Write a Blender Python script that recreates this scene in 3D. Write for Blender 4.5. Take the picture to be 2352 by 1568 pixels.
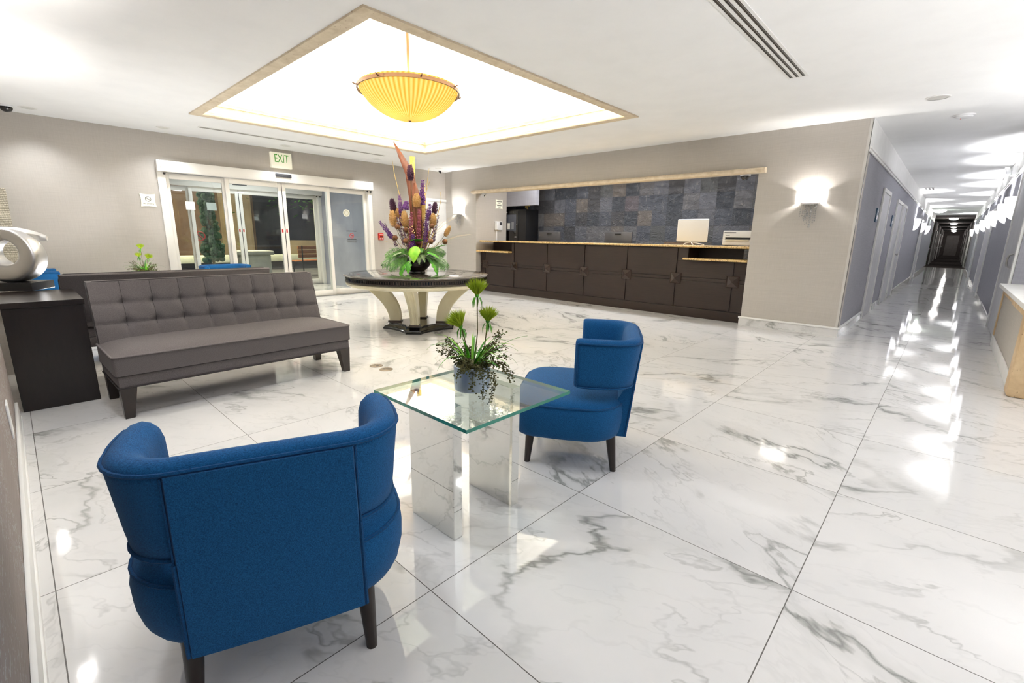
import bpy, bmesh, math, random
from mathutils import Vector, Matrix, Euler

for o in list(bpy.data.objects):
    bpy.data.objects.remove(o, do_unlink=True)
S = bpy.context.scene
COL = S.collection
PI = math.pi
R = math.radians
random.seed(11)

# ------------------------------------------------------------------ camera
cd = bpy.data.cameras.new('camera')
cam = bpy.data.objects.new('camera', cd)
COL.objects.link(cam)
cd.sensor_fit = 'HORIZONTAL'
cd.sensor_width = 36.0
cd.lens = 36.0 * 1061.3 / 2352.0
cd.clip_start = 0.02
cd.clip_end = 300
_a, _b, _c = R(-42.9046), R(12.7457), R(0.9510)
_f = Vector((math.sin(_a) * math.cos(_b), math.cos(_a) * math.cos(_b), -math.sin(_b)))
_r = Vector((math.cos(_a), -math.sin(_a), 0))
_u = _r.cross(_f)
_r2 = _r * math.cos(_c) + _u * math.sin(_c)
_u2 = -_r * math.sin(_c) + _u * math.cos(_c)
m3 = Matrix((_r2, _u2, -_f)).transposed()
cam.matrix_world = Matrix.Translation((0, 0, 1.25)) @ m3.to_4x4()
S.camera = cam

# ------------------------------------------------------------------ world, exposure, big lights
W = bpy.data.worlds.new('night_sky')
S.world = W
W.use_nodes = True
W.node_tree.nodes['Background'].inputs[0].default_value = (0.10, 0.13, 0.20, 1)
W.node_tree.nodes['Background'].inputs[1].default_value = 0.25
S.view_settings.view_transform = 'Standard'
S.view_settings.look = 'None'
S.view_settings.exposure = 1.33
S.view_settings.gamma = 1.0
S.view_settings.use_curve_mapping = False
cy = S.cycles
cy.use_denoising = True
cy.max_bounces = 8
cy.diffuse_bounces = 4
cy.glossy_bounces = 5
cy.transmission_bounces = 6
cy.transparent_max_bounces = 24
cy.caustics_reflective = False
cy.caustics_refractive = False
cy.sample_clamp_indirect = 6.0
cy.use_adaptive_sampling = True
cy.adaptive_threshold = 0.025


def lamp(name, kind, loc, power, color=(1, 1, 1), size=0.1, rot=(0, 0, 0), size_y=None, parent=None, spot=None, blend=0.5):
    d = bpy.data.lights.new(name, kind)
    d.energy = power
    d.color = color
    if kind == 'AREA':
        if size_y:
            d.shape = 'RECTANGLE'
            d.size = size
            d.size_y = size_y
        else:
            d.shape = 'DISK'
            d.size = size
    else:
        d.shadow_soft_size = size
    if kind == 'SPOT':
        d.spot_size = spot
        d.spot_blend = blend
    o = bpy.data.objects.new(name, d)
    COL.objects.link(o)
    o.location = loc
    o.rotation_euler = rot
    if parent:
        o.parent = parent
    return o


NEUT = (0.93, 0.965, 1.0)
# added fill lights, unseen discs just under the ceiling, all outside the frame
DOWN = [(-1.3, 0.7, 3), (-2.9, 0.45, 8), (2.6, 4.6, 3), (1.6, 6.4, 3)]
for x, y, p in DOWN:
    lamp('ceiling_fill', 'AREA', (x, y, 2.728), p, NEUT, 0.32)
# unseen upward fill added right of the frame, and low behind the rear sofa
for x, y, z, p in ((1.1, 0.9, 1.75, 40), (1.5, 3.4, 1.75, 56), (1.5, 6.6, 1.75, 46), (-6.75, 1.15, 0.30, 42)):
    lamp('upward_fill', 'SPOT', (x, y, z), p, (0.97, 0.975, 1.0), 0.15, (PI, 0, 0), spot=R(168), blend=0.3)
# added fill hidden behind the opening's lintel, brightening the dark desk niche
lamp('desk_fill', 'AREA', (-4.9, 8.1, 2.70), 40, (0.95, 0.97, 1.0), 4.6, (R(-12), 0, 0), 0.25)
# light strips in the trough behind the tray moulding
COVE = 45.0
TX0, TX1, TY0, TY1 = -7.48, -3.12, 1.85, 5.60
TCX, TCY = (TX0 + TX1) / 2, (TY0 + TY1) / 2
WARMW = (1.0, 0.93, 0.80)
for nm, loc, sx, sy in (('a', (TX0 - 0.02, TCY, 2.90), 0.06, 3.7), ('b', (TX1 + 0.02, TCY, 2.90), 0.06, 3.7),
                        ('c', (TCX, TY0 - 0.02, 2.90), 4.3, 0.06), ('d', (TCX, TY1 + 0.02, 2.90), 4.3, 0.06)):
    lamp('cove_strip_glow', 'AREA', loc, COVE, WARMW, sx, (PI, 0, 0), sy)

# ------------------------------------------------------------------ material helpers


def srgb(r, g, b):
    def f(c):
        c /= 255.0
        return c / 12.92 if c <= 0.04045 else ((c + 0.055) / 1.055) ** 2.4
    return (f(r), f(g), f(b), 1.0)


class NT:
    def __init__(s, name):
        s.m = bpy.data.materials.new(name)
        s.m.use_nodes = True
        s.t = s.m.node_tree
        s.n = s.t.nodes
        s.bsdf = s.n['Principled BSDF']
        s.out = s.n['Material Output']

    def node(s, typ, **kw):
        n = s.n.new(typ)
        for k, v in kw.items():
            setattr(n, k, v)
        return n

    def link(s, a, b):
        s.t.links.new(a, b)

    def val(s, sock, v):
        if hasattr(v, 'is_linked') or hasattr(v, 'links'):
            s.link(v, sock)
        else:
            sock.default_value = v

    def math(s, op, a, b=None, c=None, clamp=False):
        n = s.node('ShaderNodeMath', operation=op, use_clamp=clamp)
        s.val(n.inputs[0], a)
        if b is not None:
            s.val(n.inputs[1], b)
        if c is not None:
            s.val(n.inputs[2], c)
        return n.outputs[0]

    def vmath(s, op, a, b=None):
        n = s.node('ShaderNodeVectorMath', operation=op)
        s.val(n.inputs[0], a)
        if b is not None:
            s.val(n.inputs[1], b)
        return n.outputs[0]

    def mix(s, fac, a, b, blend='MIX'):
        n = s.node('ShaderNodeMix', data_type='RGBA', blend_type=blend)
        s.val(n.inputs[0], fac)
        s.val(n.inputs[6], a)
        s.val(n.inputs[7], b)
        return n.outputs[2]

    def ramp(s, fac, stops, interp='LINEAR'):
        n = s.node('ShaderNodeValToRGB')
        n.color_ramp.interpolation = interp
        el = n.color_ramp.elements
        while len(el) > 1:
            el.remove(el[-1])
        el[0].position = stops[0][0]
        el[0].color = stops[0][1]
        for p, c in stops[1:]:
            e = el.new(p)
            e.color = c
        s.val(n.inputs[0], fac)
        return n.outputs[0]

    def noise(s, vec, scale, detail=2.0, rough=0.5, dist=0.0):
        n = s.node('ShaderNodeTexNoise')
        if vec is not None:
            s.link(vec, n.inputs['Vector'])
        n.inputs['Scale'].default_value = scale
        n.inputs['Detail'].default_value = detail
        n.inputs['Roughness'].default_value = rough
        n.inputs['Distortion'].default_value = dist
        return n

    def pos(s):
        return s.node('ShaderNodeNewGeometry').outputs['Position']

    def obj(s):
        return s.node('ShaderNodeTexCoord').outputs['Object']

    def scale(s, vec, sc):
        n = s.node('ShaderNodeVectorMath', operation='MULTIPLY')
        s.link(vec, n.inputs[0])
        n.inputs[1].default_value = sc
        return n.outputs[0]

    def bump(s, h, strength=0.2, dist=0.002):
        n = s.node('ShaderNodeBump')
        n.inputs['Strength'].default_value = strength
        n.inputs['Distance'].default_value = dist
        s.link(h, n.inputs['Height'])
        s.link(n.outputs[0], s.bsdf.inputs['Normal'])


def simple(name, col, rough=0.5, metal=0.0, spec=0.5, emis=None, estr=0.0, coat=0.0):
    t = NT(name)
    t.bsdf.inputs['Base Color'].default_value = col
    t.bsdf.inputs['Roughness'].default_value = rough
    t.bsdf.inputs['Metallic'].default_value = metal
    t.bsdf.inputs['Specular IOR Level'].default_value = spec
    t.bsdf.inputs['Coat Weight'].default_value = coat
    if emis:
        t.bsdf.inputs['Emission Color'].default_value = emis
        t.bsdf.inputs['Emission Strength'].default_value = estr
    return t.m


def mottled(name, c1, c2, scale=6.0, rough=0.5, stretch=(1, 1, 1), detail=4, metal=0.0, bump=0.0, bdist=0.002, spec=0.5, coat=0.0, lo=0.35, hi=0.65):
    t = NT(name)
    v = t.scale(t.obj(), stretch)
    n = t.noise(v, scale, detail, 0.55)
    c = t.ramp(n.outputs[0], [(lo, c1), (hi, c2)])
    t.link(c, t.bsdf.inputs['Base Color'])
    t.bsdf.inputs['Roughness'].default_value = rough
    t.bsdf.inputs['Metallic'].default_value = metal
    t.bsdf.inputs['Specular IOR Level'].default_value = spec
    t.bsdf.inputs['Coat Weight'].default_value = coat
    if bump:
        t.bump(n.outputs[0], bump, bdist)
    return t.m


def fabric(name, c1, c2, sc=760.0):
    t = NT(name)
    o = t.obj()
    n1 = t.noise(t.scale(o, (1.0, 1.0, 5.5)), sc * 0.30, 2, 0.6)
    n2 = t.noise(t.scale(o, (4.5, 4.5, 0.8)), sc * 0.30, 2, 0.6)
    f = t.math('MULTIPLY_ADD', n1.outputs[0], 0.5, t.math('MULTIPLY', n2.outputs[0], 0.5))
    c = t.ramp(f, [(0.36, c1), (0.64, c2)])
    t.link(c, t.bsdf.inputs['Base Color'])
    t.bsdf.inputs['Roughness'].default_value = 0.9
    t.bsdf.inputs['Specular IOR Level'].default_value = 0.2
    t.bsdf.inputs['Sheen Weight'].default_value = 0.06
    t.bsdf.inputs['Sheen Roughness'].default_value = 0.5
    t.bump(f, 0.35, 0.0012)
    return t.m


MAT = {}
FX0, FDX, FY0, FDY = -0.2295, 0.9475, 0.857, 0.925


def marble(name, tile=True, gain=1.0):
    t = NT(name)
    p = t.pos()
    sep = t.node('ShaderNodeSeparateXYZ')
    t.link(p, sep.inputs[0])
    if tile:
        ux = t.math('DIVIDE', t.math('SUBTRACT', sep.outputs[0], FX0), FDX)
        uy = t.math('DIVIDE', t.math('SUBTRACT', sep.outputs[1], FY0), FDY)
        ix, iy = t.math('FLOOR', ux), t.math('FLOOR', uy)
        cmb = t.node('ShaderNodeCombineXYZ')
        t.link(ix, cmb.inputs[0])
        t.link(iy, cmb.inputs[1])
        wn = t.node('ShaderNodeTexWhiteNoise')
        t.link(cmb.outputs[0], wn.inputs['Vector'])
        off = t.scale(wn.outputs['Color'], (17.0, 23.0, 31.0))
        fx, fy = t.math('FRACT', ux), t.math('FRACT', uy)
        ex = t.math('MULTIPLY', t.math('MINIMUM', fx, t.math('SUBTRACT', 1.0, fx)), FDX)
        ey = t.math('MULTIPLY', t.math('MINIMUM', fy, t.math('SUBTRACT', 1.0, fy)), FDY)
        grout = t.math('LESS_THAN', t.math('MINIMUM', ex, ey), 0.0017)
        base = t.vmath('ADD', p, off)
        # each slab is turned: mirror axes by its random value
        sgn = t.math('SUBTRACT', t.math('MULTIPLY', t.math('GREATER_THAN', wn.outputs['Value'], 0.5), 2.0), 1.0)
        s2 = t.node('ShaderNodeSeparateXYZ')
        t.link(base, s2.inputs[0])
        c2 = t.node('ShaderNodeCombineXYZ')
        t.link(t.math('MULTIPLY', s2.outputs[0], sgn), c2.inputs[0])
        t.link(s2.outputs[1], c2.inputs[1])
        t.link(s2.outputs[2], c2.inputs[2])
        base = c2.outputs[0]
    else:
        base = p
        grout = None
    rot = t.node('ShaderNodeVectorRotate', rotation_type='Z_AXIS')
    t.link(base, rot.inputs['Vector'])
    rot.inputs['Angle'].default_value = R(32)
    v = t.scale(rot.outputs[0], (0.48, 1.0, 1.0))
    warp = t.noise(v, 2.2, 5, 0.62)
    wv = t.vmath('ADD', v, t.scale(t.vmath('SUBTRACT', warp.outputs['Color'], (0.5, 0.5, 0.5)), (0.55, 0.55, 0.55)))

    def vein(scale, width, soft, detail=3, seed=0.0):
        vv = t.vmath('ADD', wv, (seed, seed * 1.7, seed * 0.3))
        n = t.noise(vv, scale, detail, 0.5)
        d = t.math('ABSOLUTE', t.math('SUBTRACT', n.outputs[0], 0.5))
        return t.math('SUBTRACT', 1.0, t.math('DIVIDE', t.math('SUBTRACT', d, width), soft, clamp=True), clamp=True)
    patch = t.noise(t.vmath('ADD', base, (4.0, 9.0, 2.0)), 1.5, 2, 0.5)
    pm = t.math('MULTIPLY', t.math('SUBTRACT', patch.outputs[0], 0.42), 5.0, clamp=True)
    v1 = t.math('MULTIPLY', vein(0.95, 0.0006, 0.013), pm)
    v1h = t.math('MULTIPLY', vein(0.95, 0.0, 0.050), pm)
    v2 = t.math('MULTIPLY', vein(2.3, 0.0, 0.013, 4, 5.3), t.math('MULTIPLY', t.math('SUBTRACT', warp.outputs[0], 0.40), 4.0, clamp=True))
    v3 = vein(4.6, 0.0, 0.022, 3, 11.7)
    cloud = t.noise(base, 1.8, 4, 0.6)
    c = t.mix(t.ramp(cloud.outputs[0], [(0.35, (0, 0, 0, 1)), (0.7, (1, 1, 1, 1))]), srgb(233 * gain, 231 * gain, 229 * gain), srgb(226 * gain, 225 * gain, 224 * gain))
    c = t.mix(t.math('MULTIPLY', v1h, 0.30), c, srgb(178, 180, 176))
    c = t.mix(t.math('MULTIPLY', v3, 0.10), c, srgb(165, 165, 162))
    c = t.mix(t.math('MULTIPLY', v2, 0.60), c, srgb(140, 141, 136))
    c = t.mix(t.math('MULTIPLY', v1, 0.72), c, srgb(112, 114, 108))
    if grout is not None:
        c = t.mix(grout, c, srgb(92, 88, 84))
        t.link(t.math('MULTIPLY_ADD', grout, 0.5, 0.045), t.bsdf.inputs['Roughness'])
    else:
        t.bsdf.inputs['Roughness'].default_value = 0.06
    t.link(c, t.bsdf.inputs['Base Color'])
    t.bsdf.inputs['IOR'].default_value = 1.58
    return t.m


def wallpaper(name, c1, c2, dash=False):
    t = NT(name)
    p = t.pos()
    n1 = t.noise(t.scale(p, (3.0, 3.0, 260.0)), 1.0, 2, 0.6)
    n2 = t.noise(t.scale(p, (260.0, 260.0, 5.0)), 1.0, 2, 0.6)
    f = t.math('MULTIPLY_ADD', n1.outputs[0], 0.5, t.math('MULTIPLY', n2.outputs[0], 0.5))
    c = t.ramp(f, [(0.35, c1), (0.65, c2)])
    if dash:
        br = t.node('ShaderNodeTexBrick')
        rv = t.node('ShaderNodeVectorRotate', rotation_type='X_AXIS')
        t.link(p, rv.inputs['Vector'])
        rv.inputs['Angle'].default_value = R(90)
        t.link(rv.outputs[0], br.inputs['Vector'])
        br.inputs['Scale'].default_value = 16.0
        br.inputs['Mortar Size'].default_value = 0.024
        br.inputs['Mortar Smooth'].default_value = 0.3
        br.inputs['Color1'].default_value = (0, 0, 0, 1)
        br.inputs['Color2'].default_value = (0, 0, 0, 1)
        br.inputs['Mortar'].default_value = (1, 1, 1, 1)
        g = t.noise(t.scale(p, (26.0, 26.0, 70.0)), 1.0, 2, 0.6)
        band = t.noise(t.scale(p, (2.0, 2.0, 0.5)), 1.6, 2, 0.5)
        mk = t.math('MULTIPLY', br.outputs['Fac'], t.math('GREATER_THAN', g.outputs[0], 0.55))
        mk = t.math('MULTIPLY', mk, t.math('MULTIPLY', t.math('SUBTRACT', band.outputs[0], 0.42), 6.0, clamp=True))
        c = t.mix(t.math('MULTIPLY', mk, 0.75), c, srgb(196, 208, 216))
    t.link(c, t.bsdf.inputs['Base Color'])
    t.bsdf.inputs['Roughness'].default_value = 0.75
    t.bsdf.inputs['Specular IOR Level'].default_value = 0.25
    t.bump(f, 0.15, 0.0006)
    return t.m


def slate():
    t = NT('slate_tiles')
    p = t.pos()
    sep = t.node('ShaderNodeSeparateXYZ')
    t.link(p, sep.inputs[0])
    T = 0.3125
    ux = t.math('DIVIDE', t.math('ADD', sep.outputs[0], 2.997), T)
    uz = t.math('DIVIDE', t.math('SUBTRACT', sep.outputs[2], 1.812), 0.302)
    cmb = t.node('ShaderNodeCombineXYZ')
    t.link(t.math('FLOOR', ux), cmb.inputs[0])
    t.link(t.math('FLOOR', uz), cmb.inputs[1])
    wn = t.node('ShaderNodeTexWhiteNoise')
    t.link(cmb.outputs[0], wn.inputs['Vector'])
    c = t.ramp(wn.outputs['Value'], [(0.0, srgb(78, 82, 92)), (0.18, srgb(62, 66, 74)), (0.34, srgb(98, 100, 108)), (0.48, srgb(84, 86, 88)), (0.6, srgb(100, 100, 104)),
                                     (0.72, srgb(70, 70, 74)), (0.84, srgb(104, 98, 94)), (0.93, srgb(92, 86, 92)), (0.97, srgb(128, 102, 78))], 'CONSTANT')
    off = t.scale(wn.outputs['Color'], (7.0, 9.0, 13.0))
    v = t.vmath('ADD', p, off)
    n = t.noise(t.scale(v, (6.0, 6.0, 9.0)), 1.0, 6, 0.65, 1.2)
    c = t.mix(t.math('MULTIPLY', n.outputs[0], 0.9), c, t.mix(0.5, c, srgb(30, 32, 36), 'MULTIPLY'))
    n3 = t.noise(t.scale(v, (9.0, 9.0, 4.0)), 1.0, 4, 0.6, 2.0)
    c = t.mix(t.ramp(n3.outputs[0], [(0.6, (0, 0, 0, 1)), (0.72, (0.4, 0.4, 0.4, 1))]), c, srgb(150, 146, 144))
    fx, fz = t.math('FRACT', ux), t.math('FRACT', uz)
    e = t.math('MINIMUM', t.math('MINIMUM', fx, t.math('SUBTRACT', 1.0, fx)), t.math('MINIMUM', fz, t.math('SUBTRACT', 1.0, fz)))
    gr = t.math('LESS_THAN', e, 0.010)
    c = t.mix(t.math('MULTIPLY', gr, 0.7), c, srgb(58, 58, 60))
    t.link(c, t.bsdf.inputs['Base Color'])
    t.bsdf.inputs['Roughness'].default_value = 0.34
    rid = t.math('ABSOLUTE', t.math('SUBTRACT', n.outputs[0], 0.5))
    t.bump(rid, 1.0, 0.06)
    return t.m


def travertine(name, a=(228, 213, 188), b=(206, 188, 158), pits=True, scale=1.0):
    t = NT(name)
    p = t.pos()
    n = t.noise(p, 9.0 * scale, 5, 0.6, 0.4)
    c = t.ramp(n.outputs[0], [(0.3, srgb(*b)), (0.65, srgb(*a))])
    if pits:
        q = t.noise(p, 70.0 * scale, 2, 0.5)
        q2 = t.noise(p, 7.0 * scale, 2, 0.5)
        m = t.math('MULTIPLY', t.math('GREATER_THAN', q.outputs[0], 0.69), t.math('GREATER_THAN', q2.outputs[0], 0.53))
        c = t.mix(t.math('MULTIPLY', m, 0.75), c, srgb(150, 116, 84))
    t.link(c, t.bsdf.inputs['Base Color'])
    t.bsdf.inputs['Roughness'].default_value = 0.55
    t.bump(n.outputs[0], 0.2, 0.004)
    return t.m


def granite():
    t = NT('granite')
    p = t.pos()
    vo = t.node('ShaderNodeTexVoronoi')
    t.link(p, vo.inputs['Vector'])
    vo.inputs['Scale'].default_value = 90.0
    n = t.noise(p, 60.0, 4, 0.7)
    c = t.ramp(n.outputs[0], [(0.3, srgb(120, 88, 50)), (0.42, srgb(206, 168, 104)), (0.58, srgb(226, 196, 140)), (0.7, srgb(238, 222, 184))])
    s2 = t.node('ShaderNodeSeparateXYZ')
    t.link(vo.outputs['Color'], s2.inputs[0])
    c = t.mix(t.math('MULTIPLY', t.math('GREATER_THAN', s2.outputs[0], 0.84), 0.6), c, srgb(104, 78, 48))
    t.link(c, t.bsdf.inputs['Base Color'])
    t.bsdf.inputs['Roughness'].default_value = 0.12
    return t.m


def wood(name, c1, c2, stretch, rough=0.35, scale=1.0, coat=0.0, spec=0.5):
    t = NT(name)
    v = t.scale(t.obj(), stretch)
    n = t.noise(v, 3.0 * scale, 6, 0.65, 0.5)
    c = t.ramp(n.outputs[0], [(0.3, c1), (0.7, c2)])
    t.link(c, t.bsdf.inputs['Base Color'])
    t.bsdf.inputs['Roughness'].default_value = rough
    t.bsdf.inputs['Coat Weight'].default_value = coat
    t.bsdf.inputs['Coat Roughness'].default_value = 0.06
    t.bsdf.inputs['Specular IOR Level'].default_value = spec
    t.bump(n.outputs[0], 0.12, 0.0015)
    return t.m


def clear(name, tint, refl=1.0, rough=0.0):
    """thin clear glass: light passes straight, Fresnel reflection on top"""
    t = NT(name)
    tr = t.node('ShaderNodeBsdfTransparent')
    tr.inputs[0].default_value = tint
    gl = t.node('ShaderNodeBsdfGlossy')
    gl.inputs['Roughness'].default_value = rough
    lw = t.node('ShaderNodeLayerWeight')
    lw.inputs['Blend'].default_value = 0.5
    fr = t.math('MULTIPLY_ADD', t.math('POWER', lw.outputs['Facing'], 5.0), 0.95, 0.045)
    mx = t.node('ShaderNodeMixShader')
    t.link(t.math('MULTIPLY', fr, refl, clamp=True), mx.inputs[0])
    t.link(tr.outputs[0], mx.inputs[1])
    t.link(gl.outputs[0], mx.inputs[2])
    t.link(mx.outputs[0], t.out.inputs['Surface'])
    return t.m


def shade_mat(name, col, emis, estr, thru=0.6):
    """lit lamp shade: lets the bulb's light through and glows"""
    t = NT(name)
    tl = t.node('ShaderNodeBsdfTranslucent')
    tl.inputs[0].default_value = col
    df = t.node('ShaderNodeBsdfDiffuse')
    df.inputs[0].default_value = col
    m1 = t.node('ShaderNodeMixShader')
    m1.inputs[0].default_value = thru
    t.link(df.outputs[0], m1.inputs[1])
    t.link(tl.outputs[0], m1.inputs[2])
    em = t.node('ShaderNodeEmission')
    em.inputs[0].default_value = emis
    em.inputs[1].default_value = estr
    ad = t.node('ShaderNodeAddShader')
    t.link(m1.outputs[0], ad.inputs[0])
    t.link(em.outputs[0], ad.inputs[1])
    t.link(ad.outputs[0], t.out.inputs['Surface'])
    return t.m


def pleated():
    """amber pleated bowl of the pendant, lit from inside"""
    t = NT('amber_pleats')
    o = t.obj()
    sep = t.node('ShaderNodeSeparateXYZ')
    t.link(o, sep.inputs[0])
    an = t.math('ARCTAN2', sep.outputs[1], sep.outputs[0])
    w = t.math('MULTIPLY_ADD', t.math('SINE', t.math('MULTIPLY', an, 64.0)), 0.5, 0.5)
    n = t.noise(o, 5.0, 3, 0.5)
    c = t.mix(w, srgb(128, 96, 36), srgb(154, 130, 82))
    c = t.mix(t.math('MULTIPLY', n.outputs[0], 0.5), c, srgb(136, 102, 18))
    tl = t.node('ShaderNodeBsdfTranslucent')
    t.link(c, tl.inputs[0])
    df = t.node('ShaderNodeBsdfDiffuse')
    t.link(c, df.inputs[0])
    m1 = t.node('ShaderNodeMixShader')
    m1.inputs[0].default_value = 0.65
    t.link(df.outputs[0], m1.inputs[1])
    t.link(tl.outputs[0], m1.inputs[2])
    em = t.node('ShaderNodeEmission')
    t.link(c, em.inputs[0])
    em.inputs[1].default_value = 0.12
    ad = t.node('ShaderNodeAddShader')
    t.link(m1.outputs[0], ad.inputs[0])
    t.link(em.outputs[0], ad.inputs[1])
    t.link(ad.outputs[0], t.out.inputs['Surface'])
    return t.m


M = MAT
M['floor'] = marble('marble_tile_floor')
M['base_marble'] = marble('marble_base', False)
M['ceiling'] = mottled('ceiling_paint', srgb(247, 247, 246), srgb(251, 251, 250), 3.0, 0.85, spec=0.2)
M['tray'] = mottled('tray_paint', srgb(246, 246, 243), srgb(250, 250, 247), 3.0, 0.85, spec=0.2)
M['white'] = mottled('white_paint', srgb(238, 237, 234), srgb(244, 243, 240), 4.0, 0.45)
M['wall'] = wallpaper('grey_wallpaper', srgb(183, 177, 169), srgb(195, 189, 181))
M['wallc'] = wallpaper('corridor_wallpaper', srgb(150, 150, 158), srgb(170, 170, 178))
M['wallpat'] = wallpaper('dashed_wallpaper', srgb(136, 126, 122), srgb(152, 142, 138), True)
M['slate'] = slate()
M['trav'] = travertine('travertine')
M['travcap'] = travertine('travertine_post', (226, 200, 160), (196, 164, 122), True, 0.6)
M['granite'] = granite()
M['desk'] = wood('espresso_wood', srgb(30, 18, 12), srgb(46, 31, 23), (1, 4, 30), 0.42, 1.0)
M['stud'] = simple('polished_espresso', srgb(48, 33, 26), 0.18, coat=0.4)
M['console'] = wood('espresso_veneer', srgb(20, 14, 12), srgb(32, 23, 20), (6, 6, 1.2), 0.28, 2.0)
M['blue'] = fabric('blue_fabric', srgb(6, 56, 100), srgb(32, 104, 164))
M['bluepipe'] = fabric('blue_piping', srgb(6, 52, 94), srgb(22, 86, 140))
M['grey'] = fabric('grey_fabric', srgb(72, 67, 67), srgb(114, 108, 108))
M['greypipe'] = fabric('grey_piping', srgb(46, 42, 42), srgb(70, 65, 65))
M['seatpipe'] = fabric('light_grey_piping', srgb(84, 79, 79), srgb(122, 116, 116))
M['darkleg'] = wood('dark_leg', srgb(26, 18, 15), srgb(40, 29, 24), (8, 8, 1), 0.3, 2.0)
M['chrome'] = simple('chrome', (0.74, 0.74, 0.71, 1), 0.025, 1.0)
M['satin'] = simple('satin_silver', (0.72, 0.71, 0.70, 1), 0.34, 1.0)
M['satin2'] = simple('pearl_silver', (0.86, 0.84, 0.80, 1), 0.42, 0.7)
M['bronze'] = simple('bronze', srgb(92, 62, 36), 0.45, 0.5)
M['rodbronze'] = simple('brushed_brass', srgb(138, 94, 54), 0.5, 0.3)
M['black'] = simple('black_plastic', srgb(22, 22, 24), 0.3)
M['blackgloss'] = simple('black_gloss', srgb(16, 15, 16), 0.08, coat=0.6)
M['darkgrey'] = simple('dark_grey_plastic', srgb(66, 66, 70), 0.4)
M['aluwhite'] = simple('white_aluminium', srgb(240, 236, 228), 0.35)
M['whiteplastic'] = simple('white_plastic', srgb(238, 238, 238), 0.35)
M['cream'] = mottled('cream_lacquer', srgb(226, 216, 182), srgb(234, 226, 196), 5.0, 0.3)
M['tabledark'] = wood('dark_table_lacquer', srgb(60, 54, 48), srgb(82, 74, 66), (2, 14, 2), 0.10, 2.0, 0.8)
M['tablerim'] = simple('pewter_rim', srgb(86, 78, 70), 0.32, 0.5)
M['inlay'] = simple('black_inlay', srgb(26, 24, 23), 0.12)
M['pane'] = clear('door_glass', (0.93, 0.96, 0.95, 1), 1.0)
M['glass'] = clear('table_glass', (0.92, 0.975, 0.95, 1), 1.15)
M['bottle'] = clear('bottle_plastic', (0.86, 0.89, 0.93, 1), 2.2, 0.05)
M['crystal'] = clear('crystal', (0.80, 0.82, 0.84, 1), 4.0, 0.02)
_t = NT('glass_edge')
_t.bsdf.inputs['Base Color'].default_value = srgb(30, 128, 112)
_t.bsdf.inputs['Roughness'].default_value = 0.08
_t.bsdf.inputs['Transmission Weight'].default_value = 0.35
M['glassedge'] = _t.m
M['pot'] = simple('brushed_pewter', srgb(176, 188, 206), 0.30, 0.6)
M['sconce'] = shade_mat('sconce_shade', (0.9, 0.9, 0.9, 1), (1, 0.98, 0.96, 1), 0.62, 0.4)
M['shell'] = shade_mat('corridor_shell', (0.9, 0.9, 0.9, 1), (1, 0.98, 0.97, 1), 0.32, 0.02)
M['lampglass'] = simple('lamp_bowl', (0.9, 0.9, 0.9, 1), 0.4, emis=(1, 0.97, 0.92, 1), estr=6.0)
M['pleat'] = pleated()
M['red'] = simple('red_plastic', srgb(206, 44, 34), 0.4)
M['redprint'] = simple('red_print', srgb(200, 40, 40), 0.5)
M['greenlet'] = simple('exit_green', srgb(60, 140, 30), 0.5, emis=srgb(70, 160, 40), estr=0.15)
M['signwhite'] = simple('sign_white', srgb(240, 236, 216), 0.5, emis=srgb(244, 240, 216), estr=0.12)
M['paper'] = mottled('paper', srgb(238, 238, 234), srgb(244, 244, 240), 3.0, 0.8)
M['ink'] = simple('ink', srgb(70, 68, 66), 0.7)
M['plaque'] = simple('room_plaque', srgb(70, 98, 122), 0.35)
M['vase'] = simple('black_vase', srgb(20, 16, 18), 0.22, coat=0.3)
M['leaf'] = mottled('leaf_green', srgb(34, 108, 14), srgb(92, 176, 28), 22.0, 0.5)
M['lime'] = mottled('lime_green', srgb(150, 178, 20), srgb(190, 206, 50), 30.0, 0.7)
M['bigleaf'] = mottled('bright_leaf', srgb(112, 186, 32), srgb(150, 208, 60), 14.0, 0.4)
M['sprig'] = mottled('sprig_leaf', srgb(52, 54, 16), srgb(96, 92, 34), 40.0, 0.6)
M['palm'] = mottled('palm_green', srgb(26, 74, 14), srgb(76, 130, 36), 30.0, 0.5)
M['palegreen'] = mottled('pale_leaf', srgb(82, 112, 66), srgb(140, 160, 116), 30.0, 0.6)
M['purple'] = mottled('purple_bloom', srgb(72, 32, 94), srgb(124, 72, 146), 60.0, 0.8)
M['plum'] = mottled('plum_bloom', srgb(72, 44, 70), srgb(112, 74, 96), 60.0, 0.8)
M['maroon'] = mottled('maroon_bloom', srgb(110, 40, 62), srgb(158, 84, 104), 60.0, 0.8)
M['straw'] = mottled('straw', srgb(206, 162, 96), srgb(236, 204, 150), 50.0, 0.8)
M['strawgold'] = mottled('straw_blade', srgb(206, 172, 84), srgb(232, 204, 122), 30.0, 0.7)
M['brownpod'] = mottled('brown_pod', srgb(84, 52, 28), srgb(128, 84, 48), 60.0, 0.8)
M['spathe'] = wood('brown_spathe', srgb(96, 52, 34), srgb(140, 84, 60), (14, 14, 1), 0.4, 2.0)
M['stem'] = mottled('stem', srgb(70, 66, 34), srgb(110, 104, 58), 40.0, 0.7)
M['gold'] = simple('gold_ornament', srgb(206, 176, 84), 0.3, 0.6)
M['mosaic'] = None
M['carpet'] = mottled('dark_carpet', srgb(52, 46, 46), srgb(74, 66, 64), 8.0, 0.95, spec=0.1)
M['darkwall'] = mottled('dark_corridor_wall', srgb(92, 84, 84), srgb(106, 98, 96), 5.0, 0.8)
M['greenwall'] = mottled('green_wall', srgb(96, 132, 96), srgb(108, 146, 106), 5.0, 0.8)
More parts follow.
